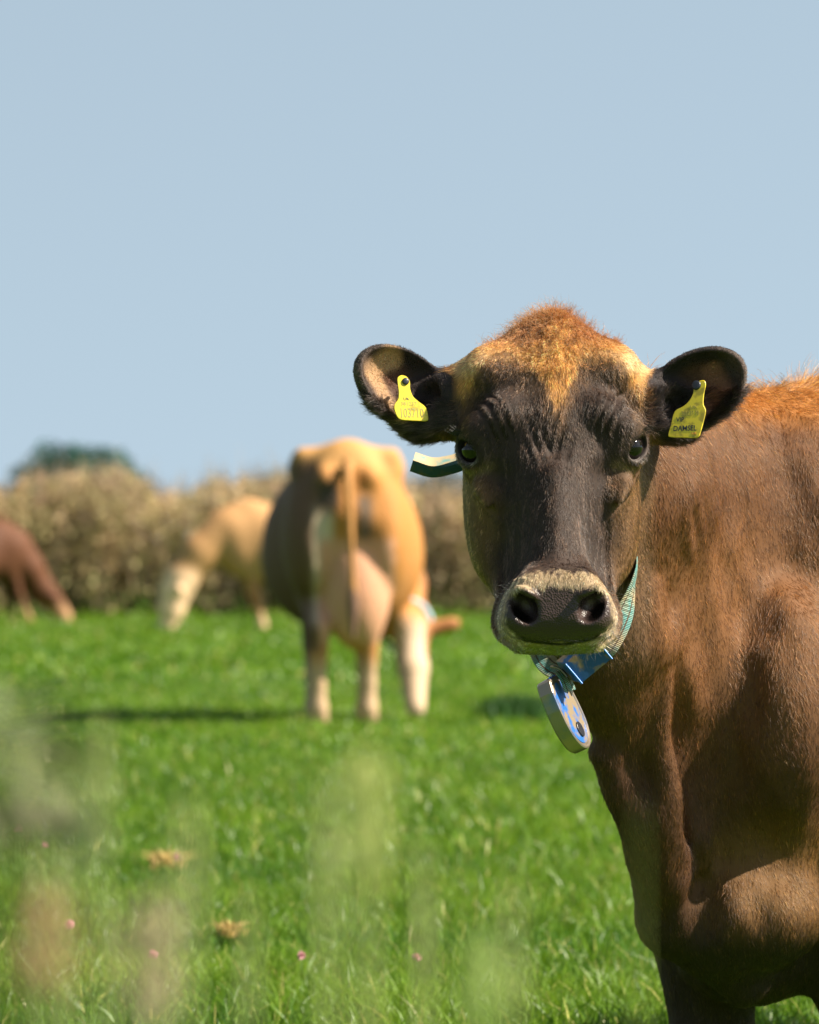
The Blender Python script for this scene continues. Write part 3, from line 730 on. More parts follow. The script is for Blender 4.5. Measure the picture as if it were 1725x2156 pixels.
def near_tags():
    build_tag(1100, 1050, 4.107, [(775, 648), (732, 690), (742, 800), (745, 950), (690, 1040), (698, 1120), (738, 1205), (800, 1238), (1000, 1250), (1115, 1250), (1142, 1215), (1110, 1075), (1010, 990), (935, 920), (900, 820), (895, 720), (840, 655)],
              (838, 728, 46), 7.282, 7.268, 'bright sunlit yellow tag with faint numbers, in the ear seen against the sky',
              [('103710', 920, 1150, 130, 380, M_inkf), ('381237', 880, 1025, 48, 250, M_inkf), ('UK', 850, 960, 40, 70, M_ink)], .01, .30)
    build_tag(2050, 1080, 4.3125, [(890, 620), (935, 622), (952, 680), (925, 820), (920, 950), (952, 1030), (935, 1140), (880, 1340), (855, 1398), (800, 1418), (620, 1412), (465, 1405), (432, 1375), (470, 1230), (520, 1050), (640, 980), (730, 890), (780, 790), (790, 690), (835, 640)],
              (822, 690, 66), 7.285, 7.262, 'shaded yellow tag with handwritten name hanging in front of the body, below the darker ear',
              [('UK', 790, 995, 50, 90, M_inkf), ('381237 70', 735, 1080, 70, 310, M_inkf), ('VIP', 598, 1168, 66, 140, M_ink), ('DAMSEL', 665, 1288, 78, 320, M_ink), ('UK', 790, 1360, 34, 60, mat('tag_print_red', (.45, .16, .03), .6))], -.03, -.42)
def ribbon(name, pts, wid, m, parent, thick=.0022, n=80):
    """flat strap: pts list of (px,py,d, wx,wy,wz) with the width direction"""
    a = np.array([[*P(q[0], q[1], q[2]), *nrm(np.array(q[3:6], float)), q[6] if len(q) > 6 else wid] for q in pts])
    u = np.arange(len(a)); a = np.stack([cat(u, a[:, c], n)[1] for c in range(7)], -1)
    c = a[:, :3]; w = nrm(a[:, 3:6]); t = nrm(np.gradient(c, axis=0)); w = nrm(w - (w * t).sum(1, keepdims=True) * t); nn = np.cross(t, w); h = a[:, 6:7] / 2
    prof = [(-1, -.5), (-.93, -1), (.93, -1), (1, -.5), (1, .5), (.93, 1), (-.93, 1), (-1, .5)]
    V = np.stack([c + w * h * p + nn * thick / 2 * q for p, q in prof], 1).reshape(-1, 3); k = len(prof)
    i = np.arange(n - 1)[:, None] * k; j = np.arange(k)[None]; j2 = (j + 1) % k
    F = np.stack([i + j, i + j2, i + k + j2, i + k + j], -1).reshape(-1, 4)
    Fl = [list(f) for f in F] + [list(range(k))[::-1], [(n - 1) * k + q for q in range(k)]]
    o = mesh_obj(name, V, Fl, m, parent, smooth=False)
    uv = o.data.uv_layers.new(name='UVMap'); L = np.concatenate([[0], np.cumsum(np.linalg.norm(np.diff(c, axis=0), axis=1))])
    for lp in o.data.loops:
        vi = lp.vertex_index; uv.data[lp.index].uv = (L[vi // k] * 100, prof[vi % k][0])
    return o
def web_mat():
    m = mat('teal_webbing', (.08, .30, .30), .85); b = m.node_tree.nodes['Principled BSDF']
    uv = nd(m, 'ShaderNodeUVMap'); sp = nd(m, 'ShaderNodeSeparateXYZ'); lk(m, uv.outputs[0], sp.inputs[0])
    wv = nd(m, 'ShaderNodeMath', operation='SINE'); mu = nd(m, 'ShaderNodeMath', operation='MULTIPLY'); mu.inputs[1].default_value = 28
    ad = nd(m, 'ShaderNodeMath', operation='ADD'); m2 = nd(m, 'ShaderNodeMath', operation='MULTIPLY'); m2.inputs[1].default_value = 5
    lk(m, sp.outputs[1], m2.inputs[0]); lk(m, sp.outputs[0], mu.inputs[0]); lk(m, mu.outputs[0], ad.inputs[0]); lk(m, m2.outputs[0], ad.inputs[1]); lk(m, ad.outputs[0], wv.inputs[0])
    tc = nd(m, 'ShaderNodeTexCoord'); nz = nd(m, 'ShaderNodeTexNoise'); nz.inputs['Scale'].default_value = 45; nz.inputs['Detail'].default_value = 5; lk(m, tc.outputs['Object'], nz.inputs[0])
    r = nd(m, 'ShaderNodeValToRGB'); r.color_ramp.elements[0].position = .40; r.color_ramp.elements[1].position = .62
    r.color_ramp.elements[0].color = (.11, .28, .26, 1); r.color_ramp.elements[1].color = (.36, .28, .16, 1); lk(m, nz.outputs[0], r.inputs[0])
    # dark stripes woven along the strap
    ab = nd(m, 'ShaderNodeMath', operation='ABSOLUTE'); lk(m, sp.outputs[1], ab.inputs[0])
    st = nd(m, 'ShaderNodeMath', operation='COMPARE'); st.inputs[1].default_value = .5; st.inputs[2].default_value = .07; lk(m, ab.outputs[0], st.inputs[0])
    mx = nd(m, 'ShaderNodeMix', data_type='RGBA'); mx.inputs['B'].default_value = (.10, .06, .03, 1); lk(m, st.outputs[0], mx.inputs['Factor']); lk(m, r.outputs[0], mx.inputs['A'])
    wr = nd(m, 'ShaderNodeMapRange'); wr.inputs['From Min'].default_value = -1; wr.inputs['To Min'].default_value = .62; lk(m, wv.outputs[0], wr.inputs[0])
    sc2 = nd(m, 'ShaderNodeVectorMath', operation='SCALE'); lk(m, mx.outputs['Result'], sc2.inputs[0]); lk(m, wr.outputs[0], sc2.inputs['Scale']); lk(m, sc2.outputs[0], b.inputs['Base Color'])
    bp_ = nd(m, 'ShaderNodeBump'); bp_.inputs['Strength'].default_value = .6; bp_.inputs['Distance'].default_value = .001; lk(m, wv.outputs[0], bp_.inputs['Height']); lk(m, bp_.outputs[0], b.inputs['Normal'])
    return m
def worn(name, paint, bare, lo, hi, metal, rough, scale=60):
    m = mat(name, paint, rough, metal); noise_mix(m, paint, bare, scale, 6, lo, hi); add_bump(m, 160, .25, .001); return m
def box_part(name, corner, a, b, c, bev, m, parent):
    """bevelled box from a corner and three edge vectors"""
    import bmesh
    bm = bmesh.new(); vs = [bm.verts.new(corner + i * a + j * b + k * c) for i in (0, 1) for j in (0, 1) for k in (0, 1)]
    for f in ((0, 1, 3, 2), (4, 6, 7, 5), (0, 4, 5, 1), (2, 3, 7, 6), (0, 2, 6, 4), (1, 5, 7, 3)): bm.faces.new([vs[i] for i in f])
    bmesh.ops.recalc_face_normals(bm, faces=bm.faces); bmesh.ops.bevel(bm, geom=bm.edges[:], offset=bev, segments=2, profile=.6, affect='EDGES')
    me = bpy.data.meshes.new(name); bm.to_mesh(me); bm.free(); me.materials.append(m)
    o = bpy.data.objects.new(name, me); return link(o, parent)
def near_collar():
    root = empty('collar', tuple(P(1240, 1400, 7.30))); tag(root, 'teal webbing collar with worn blue box and metal pendant, on the near cow', 'collar')
    M_web = web_mat()
    ribbon('strap', [(1330, 1120, 7.40, .1, .99, .0), (1341, 1180, 7.355, .05, .99, .0), (1335, 1225, 7.325, .2, .97, .1), (1315, 1290, 7.315, .85, .45, .25), (1290, 1345, 7.305, .9, .1, .45), (1262, 1380, 7.305, .8, 0, .6),
                     (1215, 1412, 7.315, .55, 0, .8), (1180, 1412, 7.325, .5, .2, .8), (1150, 1395, 7.335, .55, .3, .75), (1128, 1350, 7.36, .8, .4, .3), (1080, 1220, 7.42, .9, .4, .1), (1030, 1070, 7.47, .9, .3, .3), (1003, 985, 7.50, .5, .3, .8)], .027, M_web, root)
    e = ribbon('strap_end', [(1010, 958, 7.50, 0, .92, .40), (985, 966, 7.50, 0, .92, .4), (950, 978, 7.50, 0, .92, .4), (910, 984, 7.50, 0, .88, .48), (869, 972, 7.50, 0, .88, .48)], .027, M_web, root, thick=.017)
    M_tan = worn('worn_strap_top', (.36, .27, .15), (.10, .24, .22), .5, .7, 0, .8, 60); M_und = worn('strap_underside', (.012, .05, .085), (.10, .075, .05), .52, .7, 0, .6, 50)
    e.data.materials.clear(); e.data.materials.append(M_und); e.data.materials.append(M_tan)
    for pl in e.data.polygons: pl.material_index = 1 if pl.normal.z > .3 else 0
    # blue box
    d = 7.272; A_ = P(1191, 1399, d); B_ = P(1254, 1347, d - .004); C_ = P(1225, 1439, d - .002)
    dep = np.array([-.013, .024, .003]); M_blue = worn('worn_blue_plastic', (.008, .065, .20), (.22, .155, .085), .50, .62, 0, .42)
    bx = box_part('battery_box', A_, B_ - A_, C_ - A_, dep, .0016, M_blue, root)
    for q, w_ in ((A_, 0), (B_, 1)):
        V, F = tube([q + nrm(A_ - C_) * .0006 - dep * .03, q + (C_ - A_) * .5 - dep * .05, q + (C_ - A_) * 1.01 - dep * .03], .0013, 8); mesh_obj('rib', V, F, mat('blue_edge', (.012, .16, .55), .35), bx)
    M_met = worn('worn_silver', (.28, .23, .18), (.13, .18, .30), .50, .68, .70, .34, 30)
    V, F = tube(spline([P(1152, 1409, 7.30), P(1160, 1404, 7.295), P(1178, 1408, 7.29), P(1196, 1427, 7.286), P(1208, 1446, 7.284)], 24, closed=False), .0016, 8); mesh_obj('loop', V, F, M_met, root)
    V, F = tube(spline([P(1156, 1416, 7.305), P(1172, 1414, 7.30), P(1190, 1432, 7.296), P(1203, 1450, 7.294), P(1208, 1458, 7.294)], 24, closed=False), .0018, 8); mesh_obj('loop', V, F, M_met, root)
    ribbon('pendant_strap', [(1178, 1412, 7.292, .75, .25, -.45), (1188, 1426, 7.290, .72, .25, -.5), (1195, 1440, 7.288, .7, .3, -.5), (1201, 1455, 7.287, .7, .35, -.5)], .019, M_web, root, n=24)
    # pendant: a thick disc cut flat at the top, seen nearly edge-on
    top = P(1167, 1424, 7.286); bot = P(1238, 1576, 7.286); v = nrm(bot - top); H_ = np.linalg.norm(bot - top)
    n = np.array([.87, -.37, .36]); n = nrm(n - v * (n @ v)); w = np.cross(n, v); c0 = (top + bot) / 2
    if w[1] < 0: w = -w
    half = .036; prof = []
    for a in np.linspace(0, np.pi, 40): prof.append((np.cos(a) * half, H_ * .02 + np.sin(a) ** .9 * H_ * .48))
    prof += [(-half, -H_ * .1), (-half * .92, -H_ * .34), (-half * .74, -H_ * .475), (-half * .60, -H_ * .5), (half * .60, -H_ * .5), (half * .74, -H_ * .475), (half * .92, -H_ * .34), (half, -H_ * .1)]
    pr = np.array(prof); ctr = c0 + w * .006; th = .0205
    def ring(sc1, off, lift=0): return ctr + (pr[:, :1] * sc1) * w + (pr[:, 1:] * sc1) * v + n * off
    rings = [ring(.86, -.0022), ring(.90, -.0004), ring(.955, .0), ring(.99, -.0012), ring(1.0, -.0035), ring(1.0, -th + .002), ring(.97, -th)]
    k = len(pr); V = np.concatenate(rings); Fl = [list(range(k))] + [[(len(rings) - 1) * k + i for i in range(k)][::-1]]
    for r in range(len(rings) - 1):
        for i in range(k): Fl.append([r * k + i, (r + 1) * k + i, (r + 1) * k + (i + 1) % k, r * k + (i + 1) % k])
    pe = mesh_obj('pendant', V, Fl, M_met, root, smooth=False)
    M_face = worn('blue_face_paint', (.022, .13, .42), (.25, .19, .12), .44, .54, .25, .35, 42)
    F2 = ctr + (pr[:, :1] * .84) * w + (pr[:, 1:] * .84) * v + n * (-.0016)
    plate('pendant_face', F2, n, .0008, M_face, pe)
    a = np.linspace(0, 2 * np.pi, 24, endpoint=False)
    plate('slot', ctr + v * H_ * .24 + np.cos(a)[:, None] * w * .0085 + np.sin(a)[:, None] * v * .0105 + n * .0003, n, .0010, M_stud, pe)
    for sd in (-1, 1):
        V, F = tube([ctr - v * H_ * .49 + w * sd * half * .1 - n * th * (.25 + .3 * (sd + 1)) + w * q for q in (-.012, -.004, .004, .012)], .0024, 8)
        if sd < 0: mesh_obj('top_edge', V, F, mat('blue_rim', (.02, .14, .65), .3), pe)
if 'nocow' not in DEV:
    near_cow_build(); near_tags(); near_collar()

# ------------------------------------------------------------------ the pasture
ground_m = mat('pasture', (.05, .13, .02), .9)
noise_mix(ground_m, (.040, .100, .006), (.096, .16, .014), 1.3, 6, .35, .65, c3=(.06, .132, .010)); ground_m.node_tree.nodes['Principled BSDF'].inputs['Specular IOR Level'].default_value = .05; add_bump(ground_m, 25, .6, .03)
gy = np.concatenate([np.arange(-30, 12, .5), np.arange(12, 80, 2), [90, 120, 160, 250, 500, 1200, 3000]]); gx = np.array([-2500, -600, -150, -60, -30, -15, -8, -4, -2, 0, 2, 4, 8, 15, 30, 60, 150, 600, 2500.])
GX, GY = np.meshgrid(gx, gy, indexing='ij'); GV = np.stack([GX, GY, gz(GX, GY)], -1).reshape(-1, 3); ny_ = len(gy)
gi = np.arange(len(gx) - 1)[:, None] * ny_ + np.arange(ny_ - 1)[None]
GF = np.stack([gi, gi + ny_, gi + ny_ + 1, gi + 1], -1).reshape(-1, 4)
tag(mesh_obj('ground', GV, GF, ground_m), 'flat green pasture reaching to the hedge', 'ground', kind='structure')

def leaf_mat(name, rough=.45, trans=.35, spec=.4):
    m = bpy.data.materials.new(name); m.use_nodes = True; nt = m.node_tree; b = nt.nodes['Principled BSDF']; o = nt.nodes['Material Output']
    a = nt.nodes.new('ShaderNodeAttribute'); a.attribute_name = 'coat'; nt.links.new(a.outputs['Color'], b.inputs['Base Color'])
    b.inputs['Roughness'].default_value = rough; b.inputs['Specular IOR Level'].default_value = spec
    t = nt.nodes.new('ShaderNodeBsdfTranslucent'); nt.links.new(a.outputs['Color'], t.inputs[0])
    x = nt.nodes.new('ShaderNodeMixShader'); x.inputs[0].default_value = trans
    nt.links.new(b.outputs[0], x.inputs[1]); nt.links.new(t.outputs[0], x.inputs[2]); nt.links.new(x.outputs[0], o.inputs[0]); return m
M_grass = leaf_mat('grass_blade', .40, .38, .32); M_leaf = leaf_mat('leaf', .6, .3, .25)
def blades(base, h, w, lean, az, col, segs=3):
    """base (n,3): curved tapering blades as quads"""
    n = len(base); t = np.linspace(0, 1, segs + 1); d = np.stack([np.cos(az), np.sin(az), 0 * az], -1); face = rng.uniform(0, 6.283, n)
    sd = np.stack([np.cos(face), np.sin(face), 0 * az], -1)
    c = base[:, None] + d[:, None] * (lean * h)[:, None, None] * (t ** 1.8)[None, :, None]; c[..., 2] += h[:, None] * (t - .28 * lean[:, None] * t * t)[...]
    wd = w[:, None] * np.array([1, .9, .62, .08][:segs + 1] if segs == 3 else [1, .7, .08])[None] / 2
    V = np.stack([c - sd[:, None] * wd[..., None], c + sd[:, None] * wd[..., None]], 2).reshape(-1, 3)
    k = 2 * (segs + 1); b = (np.arange(n) * k)[:, None] + (np.arange(segs) * 2)[None]; F = np.stack([b, b + 1, b + 3, b + 2], -1).reshape(-1, 4)
    sh = (.45 + .55 * t)[None, :, None]; C = np.repeat((col[:, None] * (sh * 0 + 1)), 2, axis=1).reshape(-1, 3)
    return V, F, C
def grass_zone(d0, d1, dens, h, w, segs=3, xm=1.3):
    ex = .5 if d0 < 14 else 2.0; n0 = int(dens * (d1 - d0) * (.144 * d1 * xm + 2 * ex)); d = rng.uniform(d0, d1, n0); hw = .072 * d1 * xm + ex; x = rng.uniform(-hw, hw, n0)
    k = np.abs(x) < .072 * d * xm + ex; d, x = d[k], x[k]; n = len(d)
    q = np.stack([x, d, 0 * x], -1); clump = fbm(q, 2.2, 3, 61); cl2 = vnoise(q, 9, 62)
    keep = rng.random(n) < .72 + .28 * cl2 + .2 * clump; q, clump, cl2 = q[keep], clump[keep], cl2[keep]; n = len(q)
    q[:, 2] = gz(q[:, 0], q[:, 1]) - .002
    hh = h * rng.uniform(.45, 1.25, n) * (1 + .35 * cl2 + .25 * clump); ww = w * rng.uniform(.6, 1.3, n)
    u = rng.random(n)[:, None]; a = np.array((.036, .115, .005)); b = np.array((.165, .270, .014)); c = np.array((.50, .46, .14))
    col = a + (b - a) * np.clip(u * .7 + .55 * clump[:, None] + .14, 0, 1); dry = (rng.random(n) < .035)[:, None]; col = np.where(dry, c * rng.uniform(.6, 1.2, (n, 1)), col)
    return blades(q, hh, ww, rng.uniform(.15, 1.1, n), rng.uniform(0, 6.283, n), col, segs)
GR = float(os.environ.get('GR', '1'))
zones = [(1.6, 8.0, 350, .11, .0060), (8.0, 10.5, 12000, .060, .0036), (10.5, 14, 8500, .060, .0044), (14, 20, 4200, .065, .0065), (20, 32, 1700, .045, .010), (32, 57.2, 320, .06, .024), (55.8, 57.3, 260, .075, .030), (56.7, 57.4, 320, .13, .034)]
parts = [grass_zone(a, b, dn * GR, h, w) for a, b, dn, h, w in zones]
nv = 0; Vs, Fs, Cs = [], [], []
for v, f, c in parts: Vs.append(v); Fs.append(f + nv); Cs.append(c); nv += len(v)
tag(mesh_obj('grass', np.concatenate(Vs), np.concatenate(Fs), M_grass, col=np.concatenate(Cs)), 'short bright green grass covering the pasture', 'grass', kind='stuff')

# ------------------------------------------------------------------ hedge and far trees
def leaf_cloud(cn, size, col, flat=.0):
    """small randomly turned leaf quads at the centres cn"""
    n = len(cn); a = nrm(rng.normal(size=(n, 3))); b = nrm(np.cross(a, rng.normal(size=(n, 3)))); s = (size * rng.uniform(.5, 1.4, n))[:, None]
    V = np.stack([cn - a * s, cn - b * s * .55, cn + a * s, cn + b * s * .55], 1).reshape(-1, 3); F = np.arange(4 * n).reshape(-1, 4)
    return V, F, np.repeat(col, 4, axis=0)
def hedge():
    d0, d1 = 57.0, 59.0; y0 = 57.1; root = empty('hedge', (-2, y0, 0)); tag(root, 'long twiggy brown-green hedge along the far edge of the pasture', 'hedge')
    S = FPX / y0
    prof = cat([-420, -120, 0, 70, 180, 270, 330, 360, 420, 500, 580, 700, 860, 960, 1100, 1400, 1725, 2200], [985, 1000, 1006, 986, 978, 984, 1010, 1022, 1000, 990, 996, 1008, 1000, 1016, 1010, 1000, 1004, 1000], 400)
    n = 175000; px = rng.uniform(-1200, 2700, n); top = .8 + (1137 - np.interp(px, *prof)) / S; top = top - .08 + .06 * vnoise(np.stack([px / 40, 0 * px, 0 * px], -1), 1.0, 70) + .06 * vnoise(np.stack([px / 12, 0 * px, 0 * px], -1), 1.0, 72)
    x = (px - 862.5) / S; y = d0 + (d1 - d0) * rng.beta(1.3, 1.3, n); rel = np.abs(y - (d0 + d1) / 2)
    z = rng.random(n) ** .8 * top * (1 - .12 * rel ** 2) + .02 * rng.normal(size=n)
    q = np.stack([x, y, z], -1); den = fbm(q * [1, .6, .8], 3.2, 3, 71); k = rng.random(n) < np.clip(.70 + .55 * den, 0, 1) ; q = q[k]; z = z[k]
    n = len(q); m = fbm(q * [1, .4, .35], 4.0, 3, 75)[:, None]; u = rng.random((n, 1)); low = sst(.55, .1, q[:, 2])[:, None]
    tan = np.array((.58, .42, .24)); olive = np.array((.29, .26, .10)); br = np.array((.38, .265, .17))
    col = np.where(m > .12, tan, np.where(m > -.18, olive * .8 + br * .4, br)) * (.75 + .42 * u); col = np.where(m < -.42, np.array((.20, .18, .10)) * (.6 + .8 * u), col); col = col * (1 - low * .4) + np.array((.20, .24, .06)) * low * .4 * (.6 + .8 * u)  # darkest noise tones painted as shade in the hedge hollows
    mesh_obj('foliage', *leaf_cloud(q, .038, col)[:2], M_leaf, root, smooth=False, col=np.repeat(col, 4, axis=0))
    k = rng.choice(n, 16000, replace=False); b0 = q[k]; ln = rng.uniform(.10, .32, (len(k), 1)); dr = nrm(np.stack([rng.normal(0, .25, len(k)), rng.normal(0, .25, len(k)), np.ones(len(k))], -1)); sd_ = nrm(np.cross(dr, rng.normal(size=(len(k), 3)))) * .006
    tv = np.stack([b0 - sd_, b0 + sd_, b0 + dr * ln + sd_ * .4, b0 + dr * ln - sd_ * .4], 1).reshape(-1, 3); tc = np.array((.40, .30, .19)) * rng.uniform(.5, 1.1, (len(k), 1))
    mesh_obj('twigs', tv, np.arange(len(tv)).reshape(-1, 4), M_leaf, root, smooth=False, col=np.repeat(tc, 4, axis=0))
    ts = []
    for i in range(420):
        bx = rng.uniform(-9, 8.5); by = rng.uniform(d0 + .3, d1 - .3); h = rng.uniform(.9, 1.5); lean = rng.normal(0, .15, 2)
        ts.append(tube([(bx, by, -.02), (bx + lean[0] * .4, by + lean[1] * .4, h * .4), (bx + lean[0], by + lean[1], h)], [.022, .016, .006], 5))
    V, F = join_parts(ts); mesh_obj('stems', V, F, mat('bark_grey_brown', (.16, .115, .08), .85), root)
hedge()
def tree(x, y, h, r, label, colr, squash=.75, seed=0, n=9000):
    root = empty('tree', (x, y, 0)); tag(root, label, 'tree', 'trees beyond the hedge')
    V, F = tube([(x, y, 0), (x + .1, y, h * .3), (x, y, h * .6)], [h * .045, h * .035, h * .015], 8); ts = [(V, F)]
    for k in range(7):
        a = rng.uniform(0, 6.28); e = np.array([np.cos(a) * r * .7, np.sin(a) * r * .7, h * rng.uniform(.5, .85)]); ts.append(tube([(x, y, h * .3), (x + e[0] * .5, y + e[1] * .5, h * .5), (x + e[0], y + e[1], e[2])], [h * .02, h * .013, h * .006], 6))
    V, F = join_parts(ts); mesh_obj('trunk', V, F, mat('bark', (.10, .08, .06), .9), root)
    d = nrm(rng.normal(size=(n, 3))); lump = 1 + .14 * vnoise(d, 2.2, seed) + .10 * vnoise(d, 5, seed + 1)
    p = d * (rng.random(n) ** .4 * lump)[:, None] * [r, r, h * .5 * squash] + [x, y, h - h * .5 * squash * 1.05]
    c = np.array(colr) * (.55 + .9 * rng.random((n, 1))); m = fbm(p, 1.6 / r * 1.5, 2, seed + 2)[:, None]; c = c * (1 + .5 * m)
    v, f, cc = leaf_cloud(p, r * .045, np.clip(c, 0, 1)); mesh_obj('crown', v, f, M_leaf, root, smooth=False, col=cc)
def at_far(px, top, d): q = P(px, top, d); return q[0], d, q[2]
for (px, top, d, r, lb, c, sd) in [(160, 920, 150, 2.0, 'dark green round-topped tree showing above the hedge', (.018, .075, .050), 1),
                                   (590, 990, 230, 2.2, 'haze-coloured tree top half hidden by the cow seen from behind', (.11, .12, .10), 7),  # distance haze put into the pale leaf colours
                                   (930, 985, 200, 1.7, 'pale haze-coloured tree beyond the hedge, between the collar end and the cow seen from behind', (.12, .13, .12), 9)]:
    x, y, h = at_far(px, top, d); tree(x, y, h, r, lb, c, seed=sd * 13, squash=1.0)

# ------------------------------------------------------------------ the herd behind
def herd_cow(label, base, yaw, k, neck, colf, opts, vox=.022):
    """cow in its own frame: y forward from the tail, x to its right, z up; k scales it"""
    cy_, sy_ = math.cos(yaw), math.sin(yaw); Rz = np.array([[cy_, -sy_, 0], [sy_, cy_, 0], [0, 0, 1]])
    def W(l): return np.asarray(base) + (np.asarray(l, float) * k) @ Rz.T
    tor = Loft([-.10, -.02, .12, .35, .65, .95, 1.2, 1.38, 1.50], [.98, 1.22, 1.275, 1.25, 1.20, 1.22, 1.26, 1.14, 1.0],
               [.92, .74, .58, .50, .41, .44, .50, .60, .8], [.06, .17, .215, .255, .365, .34, .25, .18, .05], e=2.1, low=.44)
    legs = opts['legs']
    def f(p):
        x, y, z = p[..., 0], p[..., 1], p[..., 2]
        g = tor(y, x, z)
        for s in (-1, 1):
            g = smin(g, ell(p, (s * .185, .17, 1.150), (.075, .10, .060)), .06)        # hook bones
            g = smin(g, ell(p, (s * .10, -.03, 1.10), (.05, .06, .06)), .05)         # pin bones
            g = smin(g, ell(p, (s * .17, .12, .85), (.12, .20, .27)), .08)           # thighs
            g = smin(g, ell(p, (s * .15, 1.22, .80), (.10, .16, .27)), .08)
        g = smin(g, rbox(p, (0, .15, 1.165), (.240, .12, .075), .040), .035)
        for L in legs: g = smin(g, chain(p, L, .02), .05)
        if opts.get('udder'): g = smin(g, ell(p, (0.045, .08, .61), (.150, .17, .27)), .02)
        g = smin(g, chain(p, neck[:-1], .05), .08); h0 = np.array(neck[-2][:3]); h1 = np.array(neck[-1][:3]); ax_ = h1 - h0
        g = smin(g, chain(p, [neck[-2], (*(h0 + ax_ * .5), neck[-2][3] * .85), neck[-1]], .03), .04)
        sd_ = nrm(np.cross(ax_, opts['up'])); 
        for s in (-1, 1):
            e0 = h0 + sd_ * s * .08; e1 = h0 + sd_ * s * .195 + np.array([0, 0, .02]); g = smin(g, rcone(p, e0, e1, .038, .036), .02)
        return g
    pts = np.array([q[:3] for q in neck] + [l[:3] for L in legs for l in L] + [(-.4, -.12, 0), (.4, 1.5, 1.3)]); lo = pts.min(0) - .3; hi = pts.max(0) + .3; lo[2] = -.06
    g_ = [np.arange(lo[i], hi[i], vox) for i in range(3)]
    V, F = surface(f, *g_); N = vert_normals(V, F); i = rng.integers(0, len(V), 200)
    if np.median(f(V[i] + N[i] * .004) - f(V[i] - N[i] * .004)) < 0: F = F[:, ::-1].copy(); N = -N
    C = colf(V, N) * .78; root = empty('cow', tuple(W((0, .7, 0)))); tag(root, label, 'cow', 'grazing cows beyond the near cow')
    mesh_obj('body', W(V), F, M_far, root, col=C)
    tl = opts.get('tail', [(0, -.06, 1.17), (0, -.13, 1.08), (.01, -.16, .85), (.02, -.15, .6), (.02, -.14, .38)])
    rr = np.interp(np.linspace(0, 1, 24), [0, .15, .7, .85, 1], [.030, .020, .012, .026, .008]); tt = spline([tl[0], *tl, tl[-1]], 26, closed=False)
    tt = np.stack([np.interp(np.linspace(0, 1, 24), np.linspace(0, 1, len(tt)), tt[:, c_]) for c_ in range(3)], -1)
    V2, F2 = tube(tt, rr, 10); c2 = np.where(V2[:, 2:] < .6, np.array(opts.get('switch', (.10, .06, .04))), np.array(opts.get('tailc', C.mean(0)))[None]); mesh_obj('tail', W(V2), F2, M_far, root, col=c2)
    h0 = np.array(neck[-2][:3]); h1 = np.array(neck[-1][:3]); sd_ = nrm(np.cross(h1 - h0, opts['up']))
    for s in (-1, 1):
        c_ = h0 + (h1 - h0) * .35 + sd_ * s * neck[-2][3] * .86; V3, F3 = tube([c_ - [0, 0, .018], c_, c_ + [0, 0, .018]], [.006, .018, .006], 8)
        mesh_obj('eye', W(V3), F3, M_eye, root, col=np.tile((.02, .015, .01), (len(V3), 1)))
    return W
M_far = coat_mat('coat_far', .7); add_bump(M_far, 60, .4, .01)
def hind(s, y0=.12, foot=.06, x=.17):
    return [(s * x, y0, .80, .13), (s * x * 1.05, y0 + .10, .58, .085), (s * x, y0 - .10, .44, .052), (s * x, y0 - .06, .20, .036), (s * x, y0 - .05, .08, .042), (s * x, y0 - .02, .02, .048)]
def fore(s, y0=1.22, foot=1.22, x=.13):
    return [(s * x, y0, .75, .11), (s * x, y0 + (foot - y0) * .4, .52, .065), (s * x, y0 + (foot - y0) * .6, .34, .048), (s * x, y0 + (foot - y0) * .9, .12, .032), (s * x, foot, .06, .040), (s * x, foot + .02, .02, .045)]
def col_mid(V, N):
    x, y, z = V.T; big = fbm(V, 4, 3, 91); c = np.tile((.50, .215, .055), (len(V), 1))
    c = mix(c, (.36, .18, .065), sst(0, .6, big) * .5)
    c = mix(c, (.58, .30, .10), sst(1.10, 1.2, z)); rear = 1 - sst(.06, .22, y)
    c = mix(c, (.13, .072, .040), sst(.09, .15, -x + .04 * big) * (1 - sst(1.15, 1.22, z)) * sst(.30, .36, z + .5 * (y > .2)))  # left flank away from the sun: shade painted into the coat
    c = mix(c, (.64, .50, .34), rear * sst(.055, .08, -x) * (1 - sst(.13, .17, -x)) * sst(.42, .5, z) * (1 - sst(.90, 1.02, z)))
    c = mix(c, (.07, .05, .035), rear * sst(.03, .05, -x) * (1 - sst(.12, .15, -x)) * sst(.92, 1.0, z) * (1 - sst(1.06, 1.12, z)))  # shade of the hollow left of the tail, painted in
    c = mix(c, (.12, .08, .05), rear * sst(.03, .05, x) * (1 - sst(.09, .13, x)) * sst(.78, .84, z) * (1 - sst(1.0, 1.06, z)))  # shade of the hollow right of the tail, painted in
    c = mix(c, (.66, .34, .20), (np.abs(x - .045) < .165) * (1 - sst(.16, .24, y)) * (1 - sst(.80, .86, z)) * sst(.34, .40, z))
    c = mix(c, (.72, .52, .36), (1 - sst(.40, .52, z)) * (x > .24) * 1.0); c = mix(c, (.60, .43, .28), (1 - sst(.22, .36, z)) * .8); c = mix(c, (.40, .17, .06), (x > .375) * (z > .3) * 1.0)
    return c
def col_tan(V, N):
    x, y, z = V.T; big = fbm(V, 4, 3, 95); c = np.tile((.52, .28, .115), (len(V), 1)); c = mix(c, (.42, .22, .085), sst(0, .6, big) * .5)
    c = mix(c, (.45, .20, .08), (1 - sst(.35, .6, z)) * (y < 1.5)); c = mix(c, (.66, .45, .25), (1 - sst(.10, .25, z)) * (y < 1.5))
    return mix(c, (.92, .62, .38), sst(1.60, 1.70, y) * (1 - sst(.50, .66, z)))
